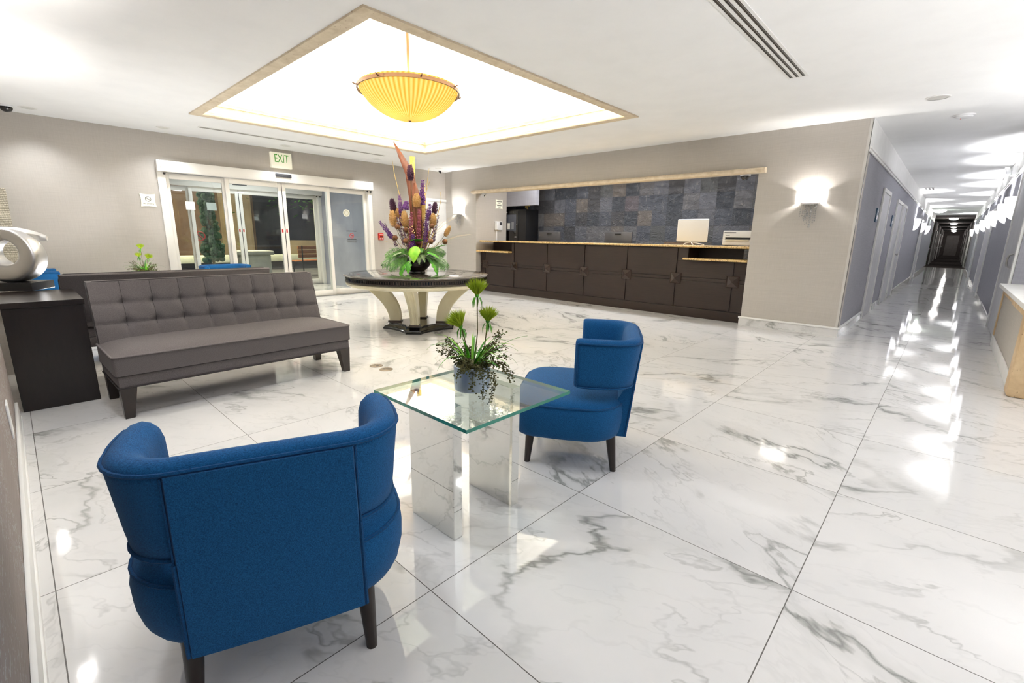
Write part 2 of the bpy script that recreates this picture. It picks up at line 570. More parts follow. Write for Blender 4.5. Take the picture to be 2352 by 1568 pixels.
M['dimdoor'] = mottled('grey_door_paint', srgb(132, 126, 124), srgb(144, 138, 136), 4.0, 0.5)
M['doorpaint'] = mottled('door_paint', srgb(204, 203, 206), srgb(212, 211, 214), 4.0, 0.5)
M['ventdark'] = simple('vent_slot', srgb(44, 38, 34), 0.5)
M['steel'] = simple('steel', srgb(170, 168, 166), 0.3, 0.9)
M['brass'] = mottled('worn_brass', srgb(112, 100, 86), srgb(146, 132, 114), 50.0, 0.45, metal=0.4)
M['facade'] = mottled('brown_stucco', srgb(122, 98, 78), srgb(142, 116, 94), 2.0, 0.9)
M['facade2'] = mottled('tan_stucco', srgb(146, 130, 102), srgb(164, 148, 120), 2.0, 0.9)
M['rosestucco'] = mottled('rose_stucco', srgb(166, 134, 118), srgb(184, 150, 132), 2.0, 0.9)
M['nightglass'] = simple('night_window', srgb(34, 40, 56), 0.1)
M['pavement'] = mottled('pavement', srgb(84, 84, 84), srgb(112, 112, 110), 3.0, 0.8)
M['concrete'] = mottled('pale_concrete', srgb(176, 178, 172), srgb(196, 198, 190), 4.0, 0.8)
M['palestone'] = mottled('pale_stone', srgb(206, 212, 194), srgb(220, 226, 208), 4.0, 0.8)
M['benchwood'] = wood('bench_wood', srgb(150, 88, 42), srgb(186, 116, 60), (2, 2, 20), 0.5, 2.0)
M['topiary'] = mottled('topiary_green', srgb(44, 82, 62), srgb(84, 126, 98), 30.0, 0.8)


def mosaic():
    t = NT('mosaic_tiles')
    o = t.obj()
    br = t.node('ShaderNodeTexBrick')
    rv = t.node('ShaderNodeVectorRotate', rotation_type='X_AXIS')
    sep = t.node('ShaderNodeSeparateXYZ')
    t.link(o, sep.inputs[0])
    cm = t.node('ShaderNodeCombineXYZ')
    t.link(t.math('ADD', sep.outputs[0], sep.outputs[1]), cm.inputs[0])
    t.link(sep.outputs[2], cm.inputs[1])
    t.link(cm.outputs[0], br.inputs['Vector'])
    br.offset = 0.0
    br.inputs['Scale'].default_value = 1.0
    br.inputs['Brick Width'].default_value = 0.022
    br.inputs['Row Height'].default_value = 0.022
    br.inputs['Mortar Size'].default_value = 0.0022
    br.inputs['Color1'].default_value = srgb(238, 232, 214)
    br.inputs['Color2'].default_value = srgb(206, 198, 176)
    br.inputs['Mortar'].default_value = srgb(84, 74, 60)
    t.link(br.outputs['Color'], t.bsdf.inputs['Base Color'])
    t.bsdf.inputs['Roughness'].default_value = 0.15
    return t.m


M['mosaic'] = mosaic()

# ------------------------------------------------------------------ mesh helpers


class MB:
    def __init__(s):
        s.v, s.f, s.mi = [], [], []

    def add(s, verts, faces, mi=0, T=None):
        b = len(s.v)
        if T is not None:
            verts = [T @ Vector(p) for p in verts]
        s.v.extend([tuple(p) for p in verts])
        s.f.extend([tuple(i + b for i in f) for f in faces])
        s.mi.extend([mi] * len(faces))
        return s

    def box(s, lo, hi, bev=0.0, seg=2, mi=0, T=None):
        lo = Vector(lo)
        hi = Vector(hi)
        if bev <= 0:
            x0, y0, z0 = lo
            x1, y1, z1 = hi
            v = [(x0, y0, z0), (x1, y0, z0), (x1, y1, z0), (x0, y1, z0), (x0, y0, z1), (x1, y0, z1), (x1, y1, z1), (x0, y1, z1)]
            f = [(0, 3, 2, 1), (4, 5, 6, 7), (0, 1, 5, 4), (1, 2, 6, 5), (2, 3, 7, 6), (3, 0, 4, 7)]
            return s.add(v, f, mi, T)
        bm = bmesh.new()
        bmesh.ops.create_cube(bm, size=1.0)
        c = (lo + hi) / 2
        d = hi - lo
        for v in bm.verts:
            v.co = Vector((v.co.x * d.x + c.x, v.co.y * d.y + c.y, v.co.z * d.z + c.z))
        bmesh.ops.bevel(bm, geom=bm.edges[:], offset=min(bev, 0.49 * min(d)), segments=seg, profile=0.5, affect='EDGES')
        bm.verts.index_update()
        v = [tuple(x.co) for x in bm.verts]
        f = [tuple(q.index for q in fc.verts) for fc in bm.faces]
        bm.free()
        return s.add(v, f, mi, T)

    def prism(s, poly, z0, z1, mi=0, T=None, top=None):
        n = len(poly)
        t = top or poly
        v = [(p[0], p[1], z0) for p in poly] + [(p[0], p[1], z1) for p in t]
        f = [tuple(range(n - 1, -1, -1)), tuple(range(n, 2 * n))]
        f += [(i, (i + 1) % n, n + (i + 1) % n, n + i) for i in range(n)]
        return s.add(v, f, mi, T)

    def rings(s, rings, cap0=True, cap1=True, closed=True, mi=0, T=None):
        n = len(rings[0])
        v = [p for r in rings for p in r]
        f = []
        for i in range(len(rings) - 1):
            for j in range(n if closed else n - 1):
                k = (j + 1) % n
                f.append((i * n + j, i * n + k, (i + 1) * n + k, (i + 1) * n + j))
        if cap0:
            f.append(tuple(range(n - 1, -1, -1)))
        if cap1:
            b = (len(rings) - 1) * n
            f.append(tuple(range(b, b + n)))
        return s.add(v, f, mi, T)

    def lathe(s, prof, seg=32, mi=0, T=None, cap0=False, cap1=False, ripple=0, amp=0.0):
        rs = []
        for r, z in prof:
            rs.append([(r * (1 + (amp * math.cos(ripple * 2 * PI * j / seg) if ripple else 0)) * math.cos(2 * PI * j / seg),
                        r * (1 + (amp * math.cos(ripple * 2 * PI * j / seg) if ripple else 0)) * math.sin(2 * PI * j / seg), z) for j in range(seg)])
        return s.rings(rs, cap0, cap1, True, mi, T)

    def tube(s, pts, r, seg=8, mi=0, T=None, closed=False, taper=None):
        P = [Vector(p) for p in pts]
        n = len(P)
        rs = []
        up = None
        for i in range(n):
            if closed:
                d = P[(i + 1) % n] - P[i - 1]
            else:
                d = P[min(i + 1, n - 1)] - P[max(i - 1, 0)]
            if d.length < 1e-9:
                d = Vector((0, 0, 1))
            d.normalize()
            if up is None:
                up = Vector((0, 0, 1)) if abs(d.z) < 0.9 else Vector((1, 0, 0))
            x = d.cross(up)
            if x.length < 1e-6:
                x = d.orthogonal()
            x.normalize()
            up = x.cross(d)
            up.normalize()
            rr = r if taper is None else r * taper(i / (n - 1))
            rs.append([P[i] + x * rr * math.cos(2 * PI * j / seg) + up * rr * math.sin(2 * PI * j / seg) for j in range(seg)])
        if closed:
            rs.append(rs[0])
            return s.rings(rs, False, False, True, mi, T)
        return s.rings(rs, True, True, True, mi, T)

    def grid(s, fn, nu, nv, mi=0, T=None):
        v = [fn(i / nu, j / nv) for j in range(nv + 1) for i in range(nu + 1)]
        f = [(j * (nu + 1) + i, j * (nu + 1) + i + 1, (j + 1) * (nu + 1) + i + 1, (j + 1) * (nu + 1) + i) for j in range(nv) for i in range(nu)]
        return s.add(v, f, mi, T)

    def ball(s, c, r, seg=12, rings=8, sc=(1, 1, 1), mi=0, T=None):
        prof = [(max(1e-4, math.sin(PI * i / rings)) * r, -math.cos(PI * i / rings) * r) for i in range(rings + 1)]
        TT = Matrix.Translation(c) @ Matrix.Diagonal((sc[0], sc[1], sc[2], 1))
        return s.lathe(prof, seg, mi, (T @ TT) if T is not None else TT)

    def build(s, name, mats, parent=None, smooth=35, loc=None, rot=None):
        me = bpy.data.meshes.new(name)
        me.from_pydata(s.v, [], s.f)
        if not isinstance(mats, (list, tuple)):
            mats = [mats]
        for m in mats:
            me.materials.append(m)
        me.polygons.foreach_set('material_index', s.mi)
        bm = bmesh.new()
        bm.from_mesh(me)
        bmesh.ops.recalc_face_normals(bm, faces=bm.faces)
        bm.to_mesh(me)
        bm.free()
        if smooth:
            me.shade_smooth()
            me.set_sharp_from_angle(angle=R(smooth))
        me.update()
        o = bpy.data.objects.new(name, me)
        COL.objects.link(o)
        if parent:
            o.parent = parent
        if loc:
            o.location = loc
        if rot:
            o.rotation_euler = rot
        return o


def tag(o, label, cat, group=None, kind=None):
    o['label'] = label
    o['category'] = cat
    if group:
        o['group'] = group
    if kind:
        o['kind'] = kind
    return o


def thing(name, label, cat, loc=(0, 0, 0), rz=0.0, group=None):
    o = bpy.data.objects.new(name, None)
    o.empty_display_size = 0.1
    COL.objects.link(o)
    o.location = loc
    o.rotation_euler = (0, 0, rz)
    return tag(o, label, cat, group)


def struct(o, label=None):
    o['kind'] = 'structure'
    if label:
        o['label'] = label
    return o


def structroot(name, label, loc=(0, 0, 0), rz=0):
    o = bpy.data.objects.new(name, None)
    COL.objects.link(o)
    o.location = loc
    o.rotation_euler = (0, 0, rz)
    return struct(o, label)


def dup(root, loc, rz, label, group=None):
    r = root.copy()
    COL.objects.link(r)
    r.location = loc
    r.rotation_euler = (0, 0, rz)
    r['label'] = label
    if group:
        r['group'] = group
    for ch in list(root.children):
        c = ch.copy()
        COL.objects.link(c)
        c.parent = r
        for g in list(ch.children):
            d = g.copy()
            COL.objects.link(d)
            d.parent = c
    return r


def text(name, body, size, mat, parent, loc, rot, ext=0.001, align='CENTER', sx=1.0):
    cu = bpy.data.curves.new(name, 'FONT')
    cu.body = body
    cu.size = size
    cu.extrude = ext
    cu.align_x = align
    cu.align_y = 'CENTER'
    cu.materials.append(mat)
    tmp = bpy.data.objects.new(name + '_tmp', cu)
    me = bpy.data.meshes.new_from_object(tmp)
    bpy.data.objects.remove(tmp, do_unlink=True)
    bpy.data.curves.remove(cu)
    me.transform(Matrix.Diagonal((sx, 1, 1, 1)))
    o = bpy.data.objects.new(name, me)
    COL.objects.link(o)
    o.location = loc
    o.rotation_euler = rot
    if parent:
        o.parent = parent
    return o


def B(lo, hi, bev=0.0, seg=2):
    return MB().box(lo, hi, bev, seg)


RX = (PI / 2, 0, PI / 2)     # text facing +X
RYM = (PI / 2, 0, 0)         # text facing -Y
# ================================================================== STRUCTURE
CZ = 2.74
WX = -9.27      # entrance wall plane
DY = 7.45       # desk wall plane
CL, CR = -0.96, 0.60   # corridor walls
LY = -0.128     # near wall plane
struct(B((-11.72, -0.92, -0.06), (4.6, 34.2, 0.0)).build('floor', M['floor'], smooth=0), 'glossy white marble tile floor with grey veins')
struct(B((-1.3, 34.2, -0.06), (0.9, 72, -0.001)).build('floor_corridor', M['carpet'], smooth=0), 'dark carpet at the far end of the corridor')

# ceiling with the tray opening
mb = MB()
for lo, hi in (((-9.42, -0.92), (TX0, 9.1)), ((TX1, -0.92), (4.6, 9.1)), ((TX0, -0.92), (TX1, TY0)), ((TX0, TY1), (TX1, 9.1)), ((-1.1, 9.1), (0.74, 34.2))):
    mb.box((lo[0], lo[1], CZ), (hi[0], hi[1], CZ + 0.08))
struct(mb.build('ceiling', M['ceiling'], smooth=0), 'flat white painted ceiling around the tray opening')
mb = MB()
o2 = 0.14
mb.box((TX0 - o2, TY0 - o2, 3.74), (TX1 + o2, TY1 + o2, 3.80))
mb.box((TX0 - o2 - .05, TY0 - o2 - .05, 2.822), (TX0 - o2, TY1 + o2 + .05, 3.80))
mb.box((TX1 + o2, TY0 - o2 - .05, 2.822), (TX1 + o2 + .05, TY1 + o2 + .05, 3.80))
mb.box((TX0 - o2, TY0 - o2 - .05, 2.822), (TX1 + o2, TY0 - o2, 3.80))
mb.box((TX0 - o2, TY1 + o2, 2.822), (TX1 + o2, TY1 + o2 + .05, 3.80))
struct(mb.build('ceiling_tray', M['tray'], smooth=0), 'bright raised tray ceiling lit by hidden strips')

# travertine moulding around the tray: closed profile swept round the rectangle (inset d, height z)
prof = [(0.0, CZ - 0.004), (0.0, CZ - 0.016), (0.118, CZ - 0.016), (0.124, CZ - 0.008), (0.124, CZ + 0.006), (0.112, CZ + 0.014), (0.112, CZ + 0.030), (0.098, CZ + 0.038), (0.078, CZ + 0.055),
        (0.064, CZ + 0.085), (0.058, CZ + 0.115), (0.060, CZ + 0.128), (0.072, CZ + 0.133), (0.072, CZ + 0.150), (0.060, CZ + 0.155), (0.064, CZ + 0.168), (0.064, CZ + 0.186), (0.045, CZ + 0.190), (0.028, CZ + 0.186), (0.028, CZ + 0.06), (0.001, CZ + 0.05)]
rs = []
for cxs, cys in ((0, 0), (1, 0), (1, 1), (0, 1), (0, 0)):
    rs.append([((TX0 + d) if cxs == 0 else (TX1 - d), (TY0 + d) if cys == 0 else (TY1 - d), z) for d, z in prof])
struct(MB().rings(rs, False, False).build('trim_1', M['trav'], smooth=25), 'stained travertine moulding around the tray ceiling')

# near wall
struct(B((-4.38, LY - 0.15, 0), (4.6, LY, CZ)).build('wall_left', M['wallpat'], smooth=0), 'grey wall beside the camera in dashed wallpaper')
mb = MB()
mb.box((-6.0, -0.90, 0), (-4.23, -0.75, CZ))
mb.box((-6.0, -0.75, 0), (-5.85, LY - 0.15, CZ))
struct(B((-9.42, LY - 0.15, 0), (-5.85, LY, CZ)).build('wall_left_far', M['wall'], smooth=0), 'grey wall beyond the console alcove')
mb.box((-4.38, -0.75, 0), (-4.23, LY - 0.15, CZ))
struct(mb.build('wall_alcove', M['wall'], smooth=0), 'grey beige alcove wall behind the console')
mb = MB()
mb.box((-4.38, LY, 0), (4.6, LY + 0.016, 0.125), 0.004)
mb.box((-4.38, LY, 0), (4.6, LY + 0.022, 0.03), 0.004)
struct(mb.build('baseboard_left', M['white'], smooth=25))

# entrance wall with the doorway
DOY0, DOY1, DOZ = 1.76, 5.47, 2.17
mb = MB()
mb.box((WX - .15, -0.90, 0), (WX, DOY0, CZ))
mb.box((WX - .15, DOY1, 0), (WX, 7.62, CZ))
mb.box((WX - .15, DOY0, DOZ), (WX, DOY1, CZ))
struct(mb.build('wall_entrance', M['wall'], smooth=0), 'grey beige wall with the sliding entrance doors')
mb = MB()
mb.box((WX, -.75, 0), (WX + .014, 1.74, 0.12), 0.004)
mb.box((WX, 5.5, 0), (WX + .014, 6.9, 0.12), 0.004)
struct(mb.build('baseboard_entrance', M['white'], smooth=25))

# desk wall with the counter opening
OX0, OX1, OZ = -8.12, -2.19, 2.20
mb = MB()
mb.box((-9.27, 7.50, 0), (-8.97, 7.62, CZ))
mb.box((-8.97, DY, 0), (OX0, 7.62, CZ))
mb.box((OX1, DY, 0), (CL, 7.62, CZ))
mb.box((OX0, DY, OZ), (OX1, 7.62, CZ))
struct(mb.build('wall_desk', M['wall'], smooth=0), 'grey beige wall around the reception opening')
mb = MB()
mb.box((OX1 - .02, DY - .012, 0), (CL + .012, DY, 0.108))
struct(mb.build('baseboard_desk', M['base_marble'], smooth=0), 'marble tile skirting right of the desk')
mb = MB()
mb.box((OX1 - .03, DY - .026, 0.108), (CL + .026, DY, 0.135), 0.006)
mb.box((CL, DY, 0.108), (CL + .024, 9.60, 0.135), 0.006)
mb.box((-8.97, DY - .02, 0.0), (OX0, DY, 0.12), 0.006)
struct(mb.build('trim_2', M['white'], smooth=25), 'white ledge on top of the marble skirting')
# header moulding over the opening
mb = MB()
pf = [(DY, 2.188), (DY - .06, 2.188), (DY - .085, 2.196), (DY - .098, 2.214), (DY - .098, 2.232), (DY - .085, 2.25), (DY - .06, 2.258), (DY, 2.258)]
mb.rings([[(x, y, z) for y, z in pf] for x in (-8.19, -2.09)])
struct(mb.build('trim_3', M['trav'], smooth=30), 'rounded travertine moulding over the reception opening')

# reception room behind the desk
mb = MB()
mb.box((-8.27, 7.62, 0), (OX0, 8.46, CZ))
mb.box((-8.95, 8.40, 0), (-8.27, 8.46, CZ))
mb.box((-9.03, 8.40, 0), (-8.95, 9.0, CZ))
mb.box((-2.06, 7.62, 0), (-1.98, 9.0, CZ))
struct(mb.build('wall_reception', M['wall'], smooth=0), 'grey side wall inside the reception niche')
struct(B((OX0 - .15, 8.46, 1.975), (-7.17, 8.56, CZ)).build('wall_soffit', M['wallc'], smooth=0), 'lavender grey bulkhead over the display cabinet')
struct(B((-9.03, 9.0, 0), (-1.9, 9.1, CZ)).build('wall_slate', M['slate'], smooth=0), 'multicoloured slate tile wall behind the desk')

# corridor walls with their white upper bands
mb = MB()
mb.box((CL - .14, 7.62, 0), (CL, 34.2, CZ))
struct(mb.build('wall_corridor', M['wallc'], smooth=0), 'grey left wall of the corridor')
mb = MB()
mb.box((CR, 8.45, 0), (CR + .14, 34.2, CZ))
struct(mb.build('wall_corridor_right', M['wallc'], smooth=0), 'grey right wall of the corridor')
mb = MB()
mb.box((CL, DY + .0, 2.41), (CL + .008, 34.2, CZ))
struct(mb.build('trim_4', M['white'], smooth=0), 'white painted band at the top of the left corridor wall')
mb = MB()
mb.box((CL, DY, 2.355), (CL + .022, 34.2, 2.385), 0.006)
mb.box((CL, DY, 2.385), (CL + .034, 34.2, 2.412), 0.008)
struct(mb.build('trim_5', M['white'], smooth=25), 'white rail along the left corridor wall')
mb = MB()
mb.box((CR - .008, 8.45, 2.41), (CR, 34.2, CZ))
struct(mb.build('trim_6', M['white'], smooth=0), 'white painted band at the top of the right corridor wall')
mb = MB()
mb.box((CR - .022, 8.45, 2.355), (CR, 34.2, 2.385), 0.006)
mb.box((CR - .034, 8.45, 2.385), (CR, 34.2, 2.412), 0.008)
struct(mb.build('trim_7', M['white'], smooth=25), 'white rail along the right corridor wall')
# plastic corner guard on the wall end
mb = MB()
mb.box((CL - .03, DY - .004, 0.14), (CL + .004, DY, CZ - 0.01))
mb.box((CL, DY - .004, 0.14), (CL + .004, DY + .03, CZ - 0.01))
struct(mb.build('trim_8', simple('corner_guard', srgb(206, 202, 196), 0.15), smooth=0), 'clear corner guard at the corridor corner')


def base_strip(name, x, side, segs, mat):
    mb = MB()
    for y0, y1 in segs:
        a, b = (x, x + .012) if side > 0 else (x - .012, x)
        mb.box((a, y0, 0), (b, y1, 0.108))
        a, b = (x, x + .022) if side > 0 else (x - .022, x)
        mb.box((a, y0, 0.108), (b, y1, 0.132), 0.005)
    return struct(mb.build(name, mat, smooth=25))


base_strip('baseboard_corridor', CL, 1, [(DY, 9.62), (10.74, 12.14), (13.40, 13.56), (14.68, 21.9), (23.6, 34.2)], M['base_marble'])
base_strip('baseboard_corridor_right', CR, -1, [(10.42, 16.0), (18.5, 23.8), (25.6, 34.2)], M['base_marble'])


def wall_door(name, x, side, y0, y1, h, mat, label, handle=None, slim=0.045, proud=0.0):
    """door in a corridor wall: white frame, leaf, hardware"""
    root = structroot(name, label, (x, y0, 0))
    w = y1 - y0
    mb = MB()
    d = side
    xx = sorted((0, d * (0.028 + proud)))
    mb.box((xx[0], 0, 0), (xx[1], slim, h), 0.004)
    mb.box((xx[0], w - slim, 0), (xx[1], w, h), 0.004)
    mb.box((xx[0], slim, h - slim - .015), (xx[1], w - slim, h), 0.004)
    mb.build('frame', M['white'], root, 25)
    xl = sorted((0, d * 0.012))
    B((xl[0], slim, 0.012), (xl[1], w - slim, h - slim - .015)).build('door_leaf', mat, root, 0)
    if handle is not None:
        hy, hz, kind = handle
        if kind == 'pull':
            MB().tube([(d * .012, hy, hz - .09), (d * .05, hy + .0, hz - .075), (d * .06, hy, hz - .03), (d * .06, hy, hz + .03), (d * .05, hy, hz + .075), (d * .012, hy, hz + .09)], 0.011, 10).build('handle', M['steel'], root)
        else:
            mb = MB()
            T = Matrix.Translation((d * .012, hy, hz)) @ Matrix.Rotation(d * PI / 2, 4, 'Y')
            mb.lathe([(0.0001, 0), (0.03, 0), (0.03, 0.006), (0.012, 0.01), (0.012, 0.03), (0.027, 0.04), (0.027, 0.055), (0.0001, 0.062)], 16, 0, T)
            mb.build('knob', M['steel'], root)
    return root


wall_door('door_3', CL, 1, 9.64, 10.72, 2.11, M['doorpaint'], 'white door nearest the lobby on the left corridor wall')
wall_door('door_4', CL, 1, 12.16, 13.38, 2.10, M['doorpaint'], 'second white door on the left corridor wall')
wall_door('door_5', CL, 1, 13.58, 14.66, 2.10, M['doorpaint'], 'third white door on the left corridor wall', (0.12, 1.0, 'knob'))
wall_door('door_6', CL, 1, 21.9, 23.6, 2.10, M['doorpaint'], 'white door under the left corridor lamps')
wall_door('door_7', CR, -1, 8.47, 10.40, 2.42, M['doorpaint'], 'pale door with a bar handle on the right corridor wall', (0.42, 1.05, 'pull'), 0.10)
wall_door('door_8', CR, -1, 16.0, 18.5, 2.10, M['doorpaint'], 'pale door further down the right corridor wall')
wall_door('door_9', CR, -1, 23.8, 25.6, 2.10, M['doorpaint'], 'far pale door on the right corridor wall')

# dark far part of the corridor
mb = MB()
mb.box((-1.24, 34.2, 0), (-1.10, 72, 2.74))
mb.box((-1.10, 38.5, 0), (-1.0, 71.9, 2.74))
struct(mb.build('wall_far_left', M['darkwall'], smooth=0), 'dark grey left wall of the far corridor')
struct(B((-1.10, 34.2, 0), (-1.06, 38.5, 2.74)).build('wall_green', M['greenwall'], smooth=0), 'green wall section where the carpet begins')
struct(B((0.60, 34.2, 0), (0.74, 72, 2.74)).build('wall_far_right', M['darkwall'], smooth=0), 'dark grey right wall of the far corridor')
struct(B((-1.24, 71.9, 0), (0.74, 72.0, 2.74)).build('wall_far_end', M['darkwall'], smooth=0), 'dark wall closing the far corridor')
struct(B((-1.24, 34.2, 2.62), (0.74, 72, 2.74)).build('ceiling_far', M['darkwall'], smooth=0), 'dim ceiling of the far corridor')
mb = MB()
mb.box((-1.06, 34.2, 0.92), (-1.03, 38.5, 1.0), 0.005)
mb.box((-1.0, 38.5, 0.93), (-0.98, 71.9, 0.98))
mb.box((0.58, 34.2, 0.93), (0.60, 71.9, 0.98))
struct(mb.build('trim_9', M['white'], smooth=0), 'white chair rail in the far corridor')
n = 10
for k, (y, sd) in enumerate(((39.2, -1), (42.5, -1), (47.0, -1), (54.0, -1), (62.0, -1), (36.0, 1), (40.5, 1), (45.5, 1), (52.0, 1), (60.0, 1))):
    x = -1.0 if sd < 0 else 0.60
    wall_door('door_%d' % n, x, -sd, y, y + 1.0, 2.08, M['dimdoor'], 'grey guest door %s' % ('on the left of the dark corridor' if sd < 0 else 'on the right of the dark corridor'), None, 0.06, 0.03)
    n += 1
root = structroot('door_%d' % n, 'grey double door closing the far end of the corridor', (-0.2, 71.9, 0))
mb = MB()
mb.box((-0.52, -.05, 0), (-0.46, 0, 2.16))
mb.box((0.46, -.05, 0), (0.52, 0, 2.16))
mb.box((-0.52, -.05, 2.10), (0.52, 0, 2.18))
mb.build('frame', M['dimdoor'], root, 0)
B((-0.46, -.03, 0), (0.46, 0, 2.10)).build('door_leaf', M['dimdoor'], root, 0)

# divider wall at the right edge with its ledge
mb = MB()
mb.box((0.558, 5.80, 0), (0.78, 8.45, 0.735))
struct(mb.build('wall_divider', M['wall'], smooth=0), 'waist-high grey divider wall at the right edge')
mb = MB()
mb.box((0.545, 5.80, 0), (0.558, 8.45, 0.135), 0.004)
struct(mb.build('baseboard_divider', M['white'], smooth=25))
mb = MB()
mb.box((0.525, 5.58, 0), (0.90, 5.80, 0.70), 0.02)
mb.box((0.545, 6.95, 0.66), (0.558, 8.43, 0.735), 0.004)
mb.box((0.528, 5.80, 0.66), (0.558, 6.95, 0.735), 0.01)
mb.box((0.546, 8.36, 0.135), (0.558, 8.45, 0.66), 0.003)
struct(mb.build('trim_20', M['travcap'], smooth=30), 'pitted travertine post and edging of the divider wall')
struct(B((0.50, 5.56, 0.735), (0.92, 8.45, 0.782), 0.008).build('trim_21', M['white'], smooth=25), 'white slab on top of the divider wall')
mb = MB()
mb.box((CR + .14, 8.50, 0), (4.6, 8.62, CZ))
mb.box((4.6, -0.28, 0), (4.75, 8.62, CZ))
struct(mb.build('wall_right', M['wall'], smooth=0), 'grey wall right of the divider')

# narrow white door by the lobby corner
root = structroot('door_2', 'narrow white door behind the flowers near the lobby corner', (WX, 6.90, 0))
mb = MB()
mb.box((0, 0, 0), (.03, .05, 2.11), 0.004)
mb.box((0, .05, 2.05), (.03, .60, 2.11), 0.004)
mb.build('frame', M['white'], root, 25)
B((0, .05, 0), (.014, .60, 2.05)).build('door_leaf', M['white'], root, 0)

# ------------------------------------------------------------------ sliding entrance doors (inner and outer)


def slider(name, label, x):
    root = structroot(name, label, (x, 0, 0))
    W0 = M['aluwhite']
    mb = MB()
    mb.box((-.13, 1.755, 0), (.03, 1.86, 2.17), 0.006)
    mb.box((-.13, 5.39, 0), (.03, 5.475, 2.17), 0.006)
    mb.build('frame', W0, root, 25)
    B((-.02, 1.80, 2.160), (.10, 5.475, 2.325), 0.008).build('header', W0, root, 25)
    B((-.04, 1.755, 2.16), (.098, 1.798, 2.325), 0.004).build('header_end', W0, root, 25)
    B((-.13, 1.86, 0), (.02, 5.39, 0.012)).build('threshold', M['steel'], root, 0)
    sensor = B((.10, 3.50, 2.245), (.125, 3.78, 2.305), 0.008).build('sensor', M['darkgrey'], root, 25)
    # panels: fixed left, sliding left, sliding right, fixed right
    for nm, y0, y1, xo, bot in (('fixed_panel', 1.86, 2.73, -.095, .13), ('sliding_panel', 2.70, 3.628, -.035, .12), ('sliding_panel', 3.636, 4.56, -.035, .12), ('fixed_panel', 4.50, 5.39, -.095, .13)):
        mb = MB()
        s0 = 0.065
        mb.box((xo - .022, y0, 0.012), (xo + .022, y0 + s0, 2.158), 0.004)
        mb.box((xo - .022, y1 - s0, 0.012), (xo + .022, y1, 2.158), 0.004)
        mb.box((xo - .022, y0 + s0, 2.07), (xo + .022, y1 - s0, 2.158), 0.004)
        mb.box((xo - .022, y0 + s0, 0.012), (xo + .022, y1 - s0, bot), 0.004)
        p = mb.build(nm, W0, root, 25)
        B((xo - .003, y0 + s0, bot), (xo + .003, y1 - s0, 2.07)).build('glass_pane', M['pane'], p, 0)
    B((-.02, 3.626, 0.02), (-.012, 3.638, 2.15)).build('door_seal', M['black'], root, 0)
    for yy in (3.585, 3.665):
        B((-.0128, yy - .014, 1.26), (-.0105, yy + .014, 1.32)).build('push_sticker', M['redprint'], root, 0)
    for yy in (1.845, 5.36, 5.44):
        MB().ball((.045, yy, 2.135), 0.018, 10, 6).build('beam_sensor', M['black'], root)
    return root


slider('door_1', 'white framed automatic sliding doors of the entrance', WX)
slider('door_30', 'outer pair of white framed sliding doors beyond the vestibule', -11.65)
# vestibule shell
mb = MB()
mb.box((-11.80, 1.60, 0), (WX - .15, 1.755, 2.60))
mb.box((-11.80, 5.475, 0), (WX - .15, 5.62, 2.60))
mb.box((-11.80, 1.60, 2.50), (WX - .15, 5.62, 2.60))
mb.box((-11.80, 1.755, 2.17), (-11.66, 5.475, 2.50))
struct(mb.build('wall_vestibule', mottled('vestibule_paint', srgb(158, 160, 170), srgb(168, 170, 180), 3.0, 0.7), smooth=0), 'blue grey walls of the entrance vestibule')
lamp('vestibule_glow', 'AREA', (-10.5, 3.6, 2.48), 14, NEUT, 0.8, (0, 0, 0), 1.6)
# black strip lamp body round that glow
struct(B((-11.0, 2.7, 2.485), (-10.0, 4.5, 2.50)).build('ceiling_vestibule_lamp', M['white'], smooth=0))

# ------------------------------------------------------------------ outside, at night
struct(B((-26, -8, -0.06), (-11.72, 16, -0.004)).build('ground', M['pavement'], smooth=0), 'grey paving outside the entrance')
mb = MB()
mb.box((-21.0, -8, 0), (-20.6, 6.9, 5.5))
struct(mb.build('wall_facade', M['facade'], smooth=0), 'brown stucco building outside')
mb = MB()
mb.box((-20.6, 5.55, 0), (-20.1, 6.65, 5.5))
mb.box((-20.6, 1.6, 0), (-20.3, 2.1, 5.5))
struct(mb.build('wall_pier', M['facade2'], smooth=0), 'tan pier of the building outside')
struct(B((-21.0, 6.9, 0), (-20.7, 16, 5.5)).build('window_1', M['nightglass'], smooth=0), 'dark shop window outside at night')
mb = MB()
mb.box((-16.4, 7.65, 0), (-15.9, 8.6, 4.5))
struct(mb.build('wall_column', M['rosestucco'], smooth=0), 'rose stucco column outside the entrance')
struct(B((-18.0, -6, 0.28), (-17.2, 13, 0.50), 0.02).build('trim_22', M['palestone'], smooth=25), 'pale stone kerb of the planting bed outside')
struct(B((-17.9, -6, 0.0), (-17.3, 13, 0.28)).build('wall_kerb', M['darkgrey'], smooth=0), 'dark base under the stone kerb outside')
struct(B((-17.9, 6.9, 0.5), (-17.6, 10.5, 1.0)).build('wall_low', M['facade2'], smooth=0), 'low tan wall behind the bench outside')
lamp('street_glow', 'AREA', (-15.2, 4.5, 4.6), 260, (1.0, 0.82, 0.58), 1.4)
lamp('street_glow', 'AREA', (-15.6, 0.5, 4.6), 170, (1.0, 0.80, 0.55), 1.4)

mb = MB()
mb.box((-14.35, 4.15, 0), (-13.7, 4.92, 0.66), 0.02)
mb.box((-14.42, 4.08, 0.66), (-13.63, 5.0, 0.77), 0.035, 3)
tag(mb.build('planter_block', M['concrete']), 'pale concrete block with rounded cap outside the sliding doors', 'planter')

